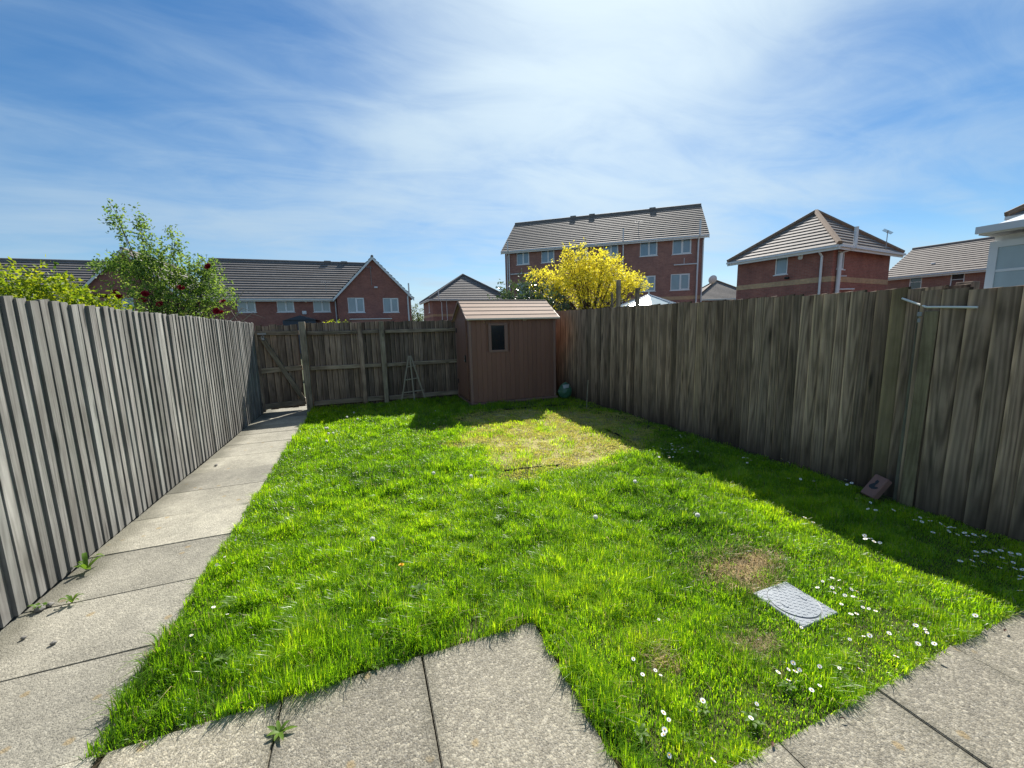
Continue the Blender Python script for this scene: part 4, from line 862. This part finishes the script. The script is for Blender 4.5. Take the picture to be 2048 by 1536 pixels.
# ragged fringe leaning over the slabs
def join_blades(name, mat, want, label, cat):
    off = 0; V = []; T = []; Tn = []
    for v, t, tn, dr in parts: V.append(v); T.append((t + off).reshape(-1, 3)[dr == want].ravel()); Tn.append(tn); off += len(v)
    V = np.concatenate(V); T = np.concatenate(T); Tn = np.concatenate(Tn); used, inv = np.unique(T, return_inverse=True); V, Tn, T = V[used], Tn[used], inv.ravel(); me = bpy.data.meshes.new(name)
    me.vertices.add(len(V)); me.vertices.foreach_set('co', V.astype(np.float32).ravel()); me.loops.add(len(T)); me.loops.foreach_set('vertex_index', T.astype(np.int32)); me.polygons.add(len(T) // 3); me.polygons.foreach_set('loop_start', np.arange(len(T) // 3, dtype=np.int32) * 3)
    a = me.attributes.new('tint', 'FLOAT', 'POINT'); a.data.foreach_set('value', Tn.astype(np.float32)); me.update(calc_edges=True)
    go = link(name, me, MAT[mat]); go['kind'] = 'stuff'; go['label'] = label; go['category'] = cat
join_blades('grass', 'grass_blade', False, 'bright green overgrown lawn grass between path and fence', 'grass')
join_blades('dry_grass', 'straw', True, 'pale dead grass in dry patches near the drain cover', 'grass')
# moss cushions on the worn patch
n = 95000; x = rng.uniform(.6, 4.3, n); y = rng.uniform(3.3, 7.7, n); d, moss, tan, ni, n3 = dens_fields(x, y); mk = fbm(x, y, 5.5, 71)
k = (rng.random(n) < moss * soft(mk, .32, .56)) & ~((x > 1.95) & (y > 7.7)); x, y, mk = x[k], y[k], mk[k]; n = len(x)
ps = np.stack([x, y, -.012 + .035 * soft(mk, .4, .8)], 1); dd = rng.normal(size=(n, 3)); dd[:, 2] = np.abs(dd[:, 2]) + .4
mo = link('moss', leaf_mesh('moss', ps, dd, rng.normal(size=(n, 3)), rng.uniform(.010, .026, n), np.clip(mk * 1.1 - .1 + rng.normal(0, .2, n), 0, 1), .6), MAT['moss']); mo['kind'] = 'stuff'; mo['label'] = 'yellowish moss over the worn patch before the shed'; mo['category'] = 'moss'

# torn weed membrane showing at the edges of the worn patch
def strip(name, pts, w, label, z=.0):
    v = []; f = []
    for i, (x, y) in enumerate(pts):
        t = Vector((pts[min(i + 1, len(pts) - 1)][0] - pts[max(i - 1, 0)][0], pts[min(i + 1, len(pts) - 1)][1] - pts[max(i - 1, 0)][1], 0)).normalized(); s = Vector((-t.y, t.x, 0)) * w / 2 * random.uniform(.6, 1.3)
        p = Vector((x, y, z + random.uniform(0, .010))); v += [p - s, p + s + Vector((0, 0, .012)), p + s + Vector((0, 0, .009)), p - s - Vector((0, 0, .003))]
    for i in range(len(pts) - 1):
        o = 4 * i
        for a, b in ((0, 1), (1, 2), (2, 3), (3, 0)): f.append((o + a, o + b, o + 4 + b, o + 4 + a))
    f += [(3, 2, 1, 0), tuple(4 * (len(pts) - 1) + k for k in range(4))]
    return tag(link(name, mesh(name, v, f), MAT['membrane']), label, 'membrane')
strip('weed_membrane', [(1.36 + .08 * k, 3.98 - .012 * k + random.uniform(-.02, .02)) for k in range(9)], .028, 'torn black weed membrane edge at the front of the worn patch')
strip('weed_membrane', [(2.35 + .14 * k, 7.15 - .02 * k + random.uniform(-.015, .015)) for k in range(11)], .05, 'black weed membrane edge lying in the shed shadow')
strip('weed_membrane', [(3.30 + .015 * k, 4.15 + .14 * k) for k in range(7)], .06, 'black weed membrane strip lying beside the shaded daisies')

# ------------------------------------------------------------------ drain cover
dc = thing('drain_cover', 'square grey plastic drain cover with diamond tread set in the lawn', 'drain cover', (2.15, 1.345, 0))
MB().bbox((CX0, CY0, -.05), (CX1, CY1, .016), .004).build('frame', MAT['cover_grey'], dc, world=True)
cx, cy = (CX0 + CX1) / 2, (CY0 + CY1) / 2
lid = MB(); nseg = 40; rr = .122; ringv = [(cx + rr * math.cos(2 * math.pi * k / nseg), cy + rr * math.sin(2 * math.pi * k / nseg)) for k in range(nseg)]
lid.add([(*p, .012) for p in ringv] + [(*p, .0195) for p in ringv], [tuple(range(nseg, 2 * nseg))] + [(k, (k + 1) % nseg, nseg + (k + 1) % nseg, nseg + k) for k in range(nseg)])
lo_ = lid.build('lid', MAT['cover_grey'], dc, world=True)
tor = MB(); tor.tube([(cx + .1275 * math.cos(2 * math.pi * k / 48), cy + .1275 * math.sin(2 * math.pi * k / 48), .0162) for k in range(49)], .0011, 5, False); tor.build('groove', MAT['black_plastic'], dc, world=True)
tr_ = MB(); g0 = .0205
for i in range(14):
    for j in range(14):
        x = CX0 + .006 + (i + .5) * (CX1 - CX0 - .012) / 14; y = CY0 + .006 + (j + .5) * (CY1 - CY0 - .012) / 14
        r_ = math.hypot(x - cx, y - cy)
        if .112 < r_ < .136: continue
        zt = .0195 if r_ < .12 else .016
        M = Matrix.Translation((x, y, zt)) @ Matrix.Rotation(R(45 if (i + j) % 2 else -45), 4, 'Z')
        tr_.box((-.008, -.0022, -.001), (.008, .0018, .0018), M)
tr_.build('tread_ribs', MAT['cover_grey'], dc, world=True)['kind'] = 'stuff'
for sx in (-1, 1): MB().bbox((cx + sx * .075 - .008, cy - .02, .0196), (cx + sx * .075 + .008, cy + .02, .0235), .003).build('key_slot', MAT['cover_grey'], dc, world=True)

# leaning brick
bk = thing('paving_brick', 'pinkish broken brick leaning against the shaded board fence', 'brick', (4.15, 1.98, 0))
Mx = Matrix.Translation((4.17, 1.985, .105)) @ Matrix.Rotation(R(-12), 4, 'Z') @ Matrix.Rotation(R(35), 4, 'Y') @ Matrix.Rotation(R(6), 4, 'X')
bb = MB().bbox((-.03, -.058, -.105), (.035, .058, .105), .007, Mx).build('body', MAT['paver_red'], bk, world=True)
hol = MB(); pts = [(-.012, .055), (.008, .06), (.014, .042), (.008, .028), (.022, .012), (.034, -.012), (.022, -.03), (-.004, -.034), (-.030, -.022), (-.044, -.004), (-.034, .002), (-.012, -.006), (-.006, .012), (-.014, .034)]
hol.add([Mx @ Vector((-.0315, a, b)) for a, b in pts] + [Mx @ Vector((-.012, a, b)) for a, b in pts], [tuple(range(len(pts)))] + [(k, (k + 1) % len(pts), len(pts) + (k + 1) % len(pts), len(pts) + k) for k in range(len(pts))])
hol.build('dark_hole', MAT['black_plastic'], bk, world=True)
# compost bag
bm = bmesh.new(); bmesh.ops.create_icosphere(bm, subdivisions=4, radius=1)
for p in bm.verts:
    c = p.co.copy(); nz = mnoise.noise(c * 2.3 + Vector((3, 1, 2))) * .16 + mnoise.noise(c * 6) * .06
    w_ = .155 * (1 - .25 * max(0, c.z)); p.co = Vector((c.x * w_ * (1 + nz), c.y * .11 * (1 + nz), .175 + max(-.95, c.z) * .185 * (1 + nz * .6)))
me = bpy.data.meshes.new('sack'); bm.to_mesh(me); bm.free(); me.polygons.foreach_set('use_smooth', [True] * len(me.polygons))
bg_ = thing('compost_bag', 'crumpled green plastic compost bag standing beside the shed corner', 'bag', (4.06, 7.62, 0))
link('sack', me, MAT['bag_green'], bg_, True, (4.09, 7.66, -.01), (R(-8), R(4), R(-28)))
lb = MB(); lv = []
for i in range(5):
    for j in range(3):
        a = (i / 4 - .5); b = j / 2; lv.append((4.085 + a * .155 + b * a * .03 - .012, 7.545 - .01 * (1 - abs(a) * 2) + .022 * b + a * .05, .245 + .075 * b - .01 * abs(a)))
lb.add(lv, [(i * 3 + j, (i + 1) * 3 + j, (i + 1) * 3 + j + 1, i * 3 + j + 1) for i in range(4) for j in range(2)]); lb.build('label_panel', MAT['bag_label'], bg_, world=True)
# cane
cn_ = MB().tube([(3.98, 6.55, -.02), (4.02, 6.6, .2), (4.08, 6.66, .52)], [.006, .0055, .0045], 6).build('bamboo_cane', MAT['bamboo']); tag(cn_, 'thin pale bamboo cane stuck upright near the fence', 'cane')

# ------------------------------------------------------------------ flowers and weeds: each one an object with parts
def rosette(n, L, w, up_, seed, lobed=False):
    rg = random.Random(seed); v = []; f = []; t = []
    for k in range(n):
        an = 2 * math.pi * k / n + rg.uniform(-.3, .3); d = Vector((math.cos(an), math.sin(an), 0)); s = Vector((-d.y, d.x, 0)); l = L * rg.uniform(.6, 1.15); el = up_ * rg.uniform(.5, 1.4); o = len(v)
        for i in range(6):
            u_ = i / 5; ww = w * math.sin(math.pi * min(1, .12 + u_ * .86)) ** .8 * (1 + (.35 if lobed and i % 2 else 0)); z = el * l * math.sin(u_ * 2.2) * .6
            p = d * (l * u_) + Vector((0, 0, z + .004)); v += [p - s * ww / 2 + Vector((0, 0, .12 * ww)), p, p + s * ww / 2 + Vector((0, 0, .12 * ww))]
        for i in range(5): a = o + 3 * i; f += [(a, a + 1, a + 4, a + 3), (a + 1, a + 2, a + 5, a + 4)]
        t += [rg.uniform(.2, .9)] * 18
    me = mesh('leaves', v, f, True); at = me.attributes.new('tint', 'FLOAT', 'POINT'); at.data.foreach_set('value', t); me.materials.append(MAT['leaf_weed']); return me
weeds = [((-1.915, 3.40), .10, .028, 1.3, 'leafy green weed growing at the foot of the sunlit fence', 7),
         ((-1.78, 2.99), .055, .015, 1.2, 'small spiky weed growing in a path joint', 9), ((-1.93, 3.0), .05, .018, .9, 'low pale weed beside pebbles at the fence foot', 8),
         ((-.435, 1.62), .06, .016, .45, 'flat dark weed rosette growing in the patio joint', 7)]
for i, ((x, y), L, w, u_, lab, n) in enumerate(weeds): tag(link('weed', rosette(n, L, w, u_, i + 5), None, loc=(x, y, .002)), lab, 'weed')
lw = [rosette(7, .052, .015, .55, 40 + k, True) for k in range(3)]
for i, (x, y) in enumerate(((-.06, 1.80), (-.35, 1.82), (.52, 1.84), (.83, 1.46), (.80, 1.62), (.82, 1.22), (1.05, 1.0), (1.35, .95), (1.9, .95), (2.4, .97), (-.95, 1.95), (-1.0, 2.2), (.9, 1.08), (1.2, 1.06), (1.62, 1.0))):
    tag(link('dandelion_plant', lw[i % 3], None, loc=(x, y, .006), rot=(0, 0, random.uniform(0, 6)), scale=(random.uniform(.5, .9),) * 3), *((('flat toothed dandelion leaves where lawn meets the path slabs', 'weed', 'dandelion plants by the path')) if x < -.9 else ('flat toothed dandelion leaves along the front edge of the square patio', 'weed', 'dandelion plants along the patio front') if y > 1.75 else ('flat toothed dandelion leaves beside the patio side joint', 'weed', 'dandelion plants beside the patio side') if x < .95 else ('flat toothed dandelion leaves among daisies at the slab edge', 'weed', 'dandelion plants among the front daisies')))
for i, (x, y) in enumerate(((.95, 2.9), (1.25, 2.75), (.2, 2.25), (-.75, 2.1), (-.85, 2.55))):
    tag(link('dandelion_plant', lw[i % 3], None, loc=(x, y, .03), rot=(0, 0, random.uniform(0, 6)), scale=(1.25,) * 3), 'broad dandelion leaves growing out in the open lawn', 'weed', 'dandelion plants in the open lawn')
# daisy
def petals_mesh(n, r, seed):
    v = []; f = []
    for k in range(n):
        an = 2 * math.pi * k / n; d = Vector((math.cos(an), math.sin(an), 0)); s = Vector((-d.y, d.x, 0)); o = len(v); w = r * .27
        v += [d * r * .22 - s * w * .5, d * r * .22 + s * w * .5, d * r * .8 + s * w * .62 + Vector((0, 0, r * .12)), d * r + Vector((0, 0, r * .1)), d * r * .8 - s * w * .62 + Vector((0, 0, r * .12))]; f.append((o, o + 1, o + 2, o + 3, o + 4))
    me = mesh('petals', v, f); me.materials.append(MAT['petal_white']); return me
pet = [petals_mesh(15, .0125, k) for k in range(1)][0]
dm = bmesh.new(); bmesh.ops.create_icosphere(dm, subdivisions=1, radius=.0042)
for p in dm.verts: p.co.z *= .6
dmm = bpy.data.meshes.new('flower_centre'); dm.to_mesh(dmm); dm.free(); dmm.materials.append(MAT['petal_yellow'])
stb = MB().tube([(0, 0, -1), (.004, .002, -.5), (0, 0, 0)], .0011, 5, False); stm = mesh('stem', stb.v, stb.f); stm.materials.append(MAT['leaf_weed'])
def gpt(px, py, z): # photograph pixel to lawn point, measured with the camera above
    d = fw + rt * ((px - 1024) / 785) - up * ((py - 768) / 785); t = (z - 1.6) / d.z; return d.x * t, d.y * t
def flower(name, x, y, z, label, cat, group, sc=1.0):
    t = thing(name, label, cat, (x, y, -.01), 0, group)
    c = link('petals', pet, None, t, loc=(0, 0, z), rot=(R(random.gauss(8, 15)), R(random.gauss(0, 15)), random.uniform(0, 6)), scale=(sc,) * 3)
    link('flower_centre', dmm, None, t, loc=(0, 0, z + .002), scale=(sc,) * 3); link('stem', stm, None, t, loc=(0, 0, z), rot=(0, 0, random.uniform(0, 6)), scale=(1, 1, z + .002)); return t
D = {
 'small white daisy in the sunny cluster beside the drain cover': ((2.926, 1348, 760), [(870,1178),(925,1158),(967,1172),(925,1215),(970,1218),(1038,1225),(1070,1237),(1000,1260),(1047,1267),(940,1245),(980,1312),(1105,1330),(1140,1338),(1180,1352),(1035,1370),(1068,1368),(745,1448),(840,1215)]),
 'small white daisy in the sunny lawn corner by the right hand slabs': ((2.926, 1348, 760), [(1763,1378),(1415,1437),(1470,1460),(1480,1478),(1258,1480),(1145,1495)]),
 'small white daisy in the thick shaded drift along the fence foot': ((2.926, 1348, 760), [(1068,692),(1150,717),(1135,755),(1165,745),(1180,762),(1285,762),(1320,760),(1410,820),(1440,805),(1450,830),(1490,805),(1500,825),(1560,840),(1590,860),(1615,862),(1640,865),(1515,892),(1608,885),(1660,905),(1700,895),(1718,912),(1755,905),(1790,920),(1815,912),(1750,950),(1768,1005),(1770,1030),(1745,1058),(1675,1060),(1755,1090),(1815,1005),(1840,1010),(1875,1000),(1912,998),(1930,985),(1970,1012),(1975,1028),(2018,1020),(1920,1040),(1935,1072),(1985,1068),(1805,1065),(1905,1098),(1995,1103),(2030,1150),(2025,1165),(2025,1233),(2040,1110),(1885,1050)]),
 'small white daisy scattered in fence shade beyond the leaning brick': ((2.926, 1348, 760), [(975,600),(1005,583),(1012,612),(1040,603),(670,575),(740,580),(818,592),(672,483),(630,462),(430,457),(405,455),(450,470),(428,485)]),
 'small white daisy at the edge of the fence shadow': ((2.926, 1348, 760), [(1115,910),(1120,930),(1150,928),(1205,952),(1170,945),(765,805),(815,833)]),
 'small white daisy in the shaded patch near the worn moss': ((4.267, 1080, 580), [(1160,1198),(1195,1240),(1240,1242),(1205,1255),(1160,1258),(1135,1280),(1100,1305),(1122,1312),(1030,1332),(1130,1330),(1185,1335),(1215,1347),(1030,1352),(1065,1362),(1085,1362),(1130,1360),(1160,1365),(1195,1360),(985,1395),(1000,1392),(1045,1395),(1085,1388),(1105,1390),(1150,1383),(1175,1385),(1220,1387),(1015,1425),(1105,1430),(1135,1425),(1100,1415),(1275,1378),(1300,1365),(1345,1378),(970,1335),(1740,1430),(1770,1470)]),
 'small white daisy in the lawn between the two paved corners': ((2.160, 1100, 1011), [(1050,680),(1030,708),(1060,717),(1078,710),(985,720),(1030,755),(1165,695),(1165,778),(1130,797),(1250,703),(1340,707),(1495,652),(1590,597),(1660,597),(1628,550),(1580,518),(1465,552),(1355,565),(1295,578),(868,918),(893,857),(605,888),(490,895),(513,925),(495,970),(490,990),(515,1080),(455,712),(400,730),(478,733),(360,663),(705,1100),(470,492),(660,843)]),
 'small white daisy at the lawn edge beside the path': ((2.926, 0, 1011), [(1330,636),(1120,760),(1268,347),(1315,300),(1365,337),(1380,200),(1250,595)]),
 'small white daisy in the shadow of the shed': ((2.926, 700, 760), [(970,148),(985,155),(490,255),(520,237),(470,250),(525,250),(500,180)]),
}
for lab, ((sc, ox_, oy_), L) in D.items():
    for a, b in L:
        z = random.uniform(.065, .10) if 'shad' in lab or 'drift' in lab else random.uniform(.055, .08); x, y = gpt(ox_ + a / sc, oy_ + b / sc, z - .01)
        x = min(x, 4.2 if y < 1.9 else 4.3); flower('daisy', x, y, z, lab, 'daisy', 'daisies: ' + lab[18:], random.uniform(.85, 1.2) if 'shad' in lab else random.uniform(.6, .95))
# dandelion clocks
cl_ = MB(); rg = random.Random(3)
for k in range(150):
    z = 1 - 2 * (k + .5) / 150; an = k * 2.39996; d = Vector((math.sqrt(1 - z * z) * math.cos(an), math.sqrt(1 - z * z) * math.sin(an), z)); s = d.cross(Vector((rg.random(), rg.random(), rg.random()))).normalized(); s2 = d.cross(s); e = d * .017
    for a in range(3):
        an2 = a * 2.094; t = (s * math.cos(an2) + s2 * math.sin(an2)) * .0034; cl_.add([e * .25, e + t, e + t * .4 + d * .001], [(0, 1, 2)])
clm = mesh('seed_head', cl_.v, cl_.f); clm.materials.append(MAT['fluff'])
for i, (a, b) in enumerate(((745,1078),(1191,1034),(1395,1030),(708,825),(694,834),(715,838),(651,856),(655,856),(666,866),(657,867),(653,882),(867,946),(942,952),(1270,963))):
    z = .10; x, y = gpt(a, b, z - .01); g = ('white dandelion clock beside the shaded back fence', 'dandelion clocks near the gate') if b < 900 else ('white dandelion clock standing in the open sunny lawn', 'dandelion clocks in the open lawn')
    t = thing('dandelion_clock', g[0], 'dandelion', (x, y, -.01), 0, g[1]); link('seed_head', clm, None, t, loc=(0, 0, z)); link('stem', stm, None, t, loc=(0, 0, z), scale=(1.6, 1.6, z))
x, y = gpt(803, 1133, .05); t = thing('dandelion', 'single yellow dandelion flower in the middle of the lawn', 'dandelion', (x, y, -.01)); yp = MB()
for rr_, hh, nn in ((.018, .004, 22), (.013, .008, 16), (.008, .011, 10)):
    for k in range(nn):
        an = 2 * math.pi * k / nn + rr_ * 50; d = Vector((math.cos(an), math.sin(an), 0)); s = Vector((-d.y, d.x, 0)) * .0022; yp.add([Vector((0, 0, 0)) - s * .5, Vector((0, 0, 0)) + s * .5, d * rr_ + s + Vector((0, 0, hh)), d * rr_ - s + Vector((0, 0, hh))], [(0, 1, 2, 3)])
yp.build('petals', MAT['petal_yellow'], t, loc=(0, 0, .07)); link('stem', stm, None, t, loc=(0, 0, .07), scale=(1.6, 1.6, .07))
# pebbles and dead leaves on the paving
def stone(r, seed):
    bm = bmesh.new(); bmesh.ops.create_icosphere(bm, subdivisions=2, radius=r)
    for p in bm.verts: p.co *= 1 + .35 * mnoise.noise(p.co / r * .9 + Vector((seed, 2 * seed, 1))); p.co.z *= .65
    me = bpy.data.meshes.new('pebble'); bm.to_mesh(me); bm.free(); me.materials.append(MAT['pebble']); return me
for i, (px, py, r_, lab) in enumerate(((80, 1217, .026, 'larger pebble in the path joint at the fence foot'), (100, 1208, .018, 'small pebble touching the weed in the path joint'), (47, 1274, .012, 'small dark pebble close to the fence foot'), (107, 1284, .014, 'lone grey pebble out on the path slab'), (432, 930, .018, 'pale pebble lying against the far fence foot'))):
    x, y = gpt(px, py, .01); tag(link('pebble', stone(r_, i + 1), None, loc=(max(x, -1.97), y, r_ * .5)), lab, 'pebble')
for i, (px, py, s_, lab) in enumerate(((1685, 1438, .010, 'small curled dark dead leaf alone on the slab'), (2010, 1262, .014, 'small crumpled dead leaf beside the fence shadow on the slab'), (1545, 1490, .013, 'small dark dead leaf lying against the grass edge'))):
    x, y = gpt(px, py, .008); lm = MB(); lv = []
    for a in range(5):
        for b in (-1, 0, 1): u_ = a / 4; lv.append(((u_ - .5) * 2 * s_, b * s_ * .42 * math.sin(math.pi * (.08 + u_ * .84)), .004 + .25 * s_ * abs(b) + .2 * s_ * math.sin(u_ * 3)))
    lm.add(lv, [(a * 3 + b, (a + 1) * 3 + b, (a + 1) * 3 + b + 1, a * 3 + b + 1) for a in range(4) for b in range(2)]); tag(lm.build('dead_leaf', MAT['dead_leaf'], None, loc=(x, y, .006), rot=(0, 0, random.uniform(0, 6))), lab, 'leaf')
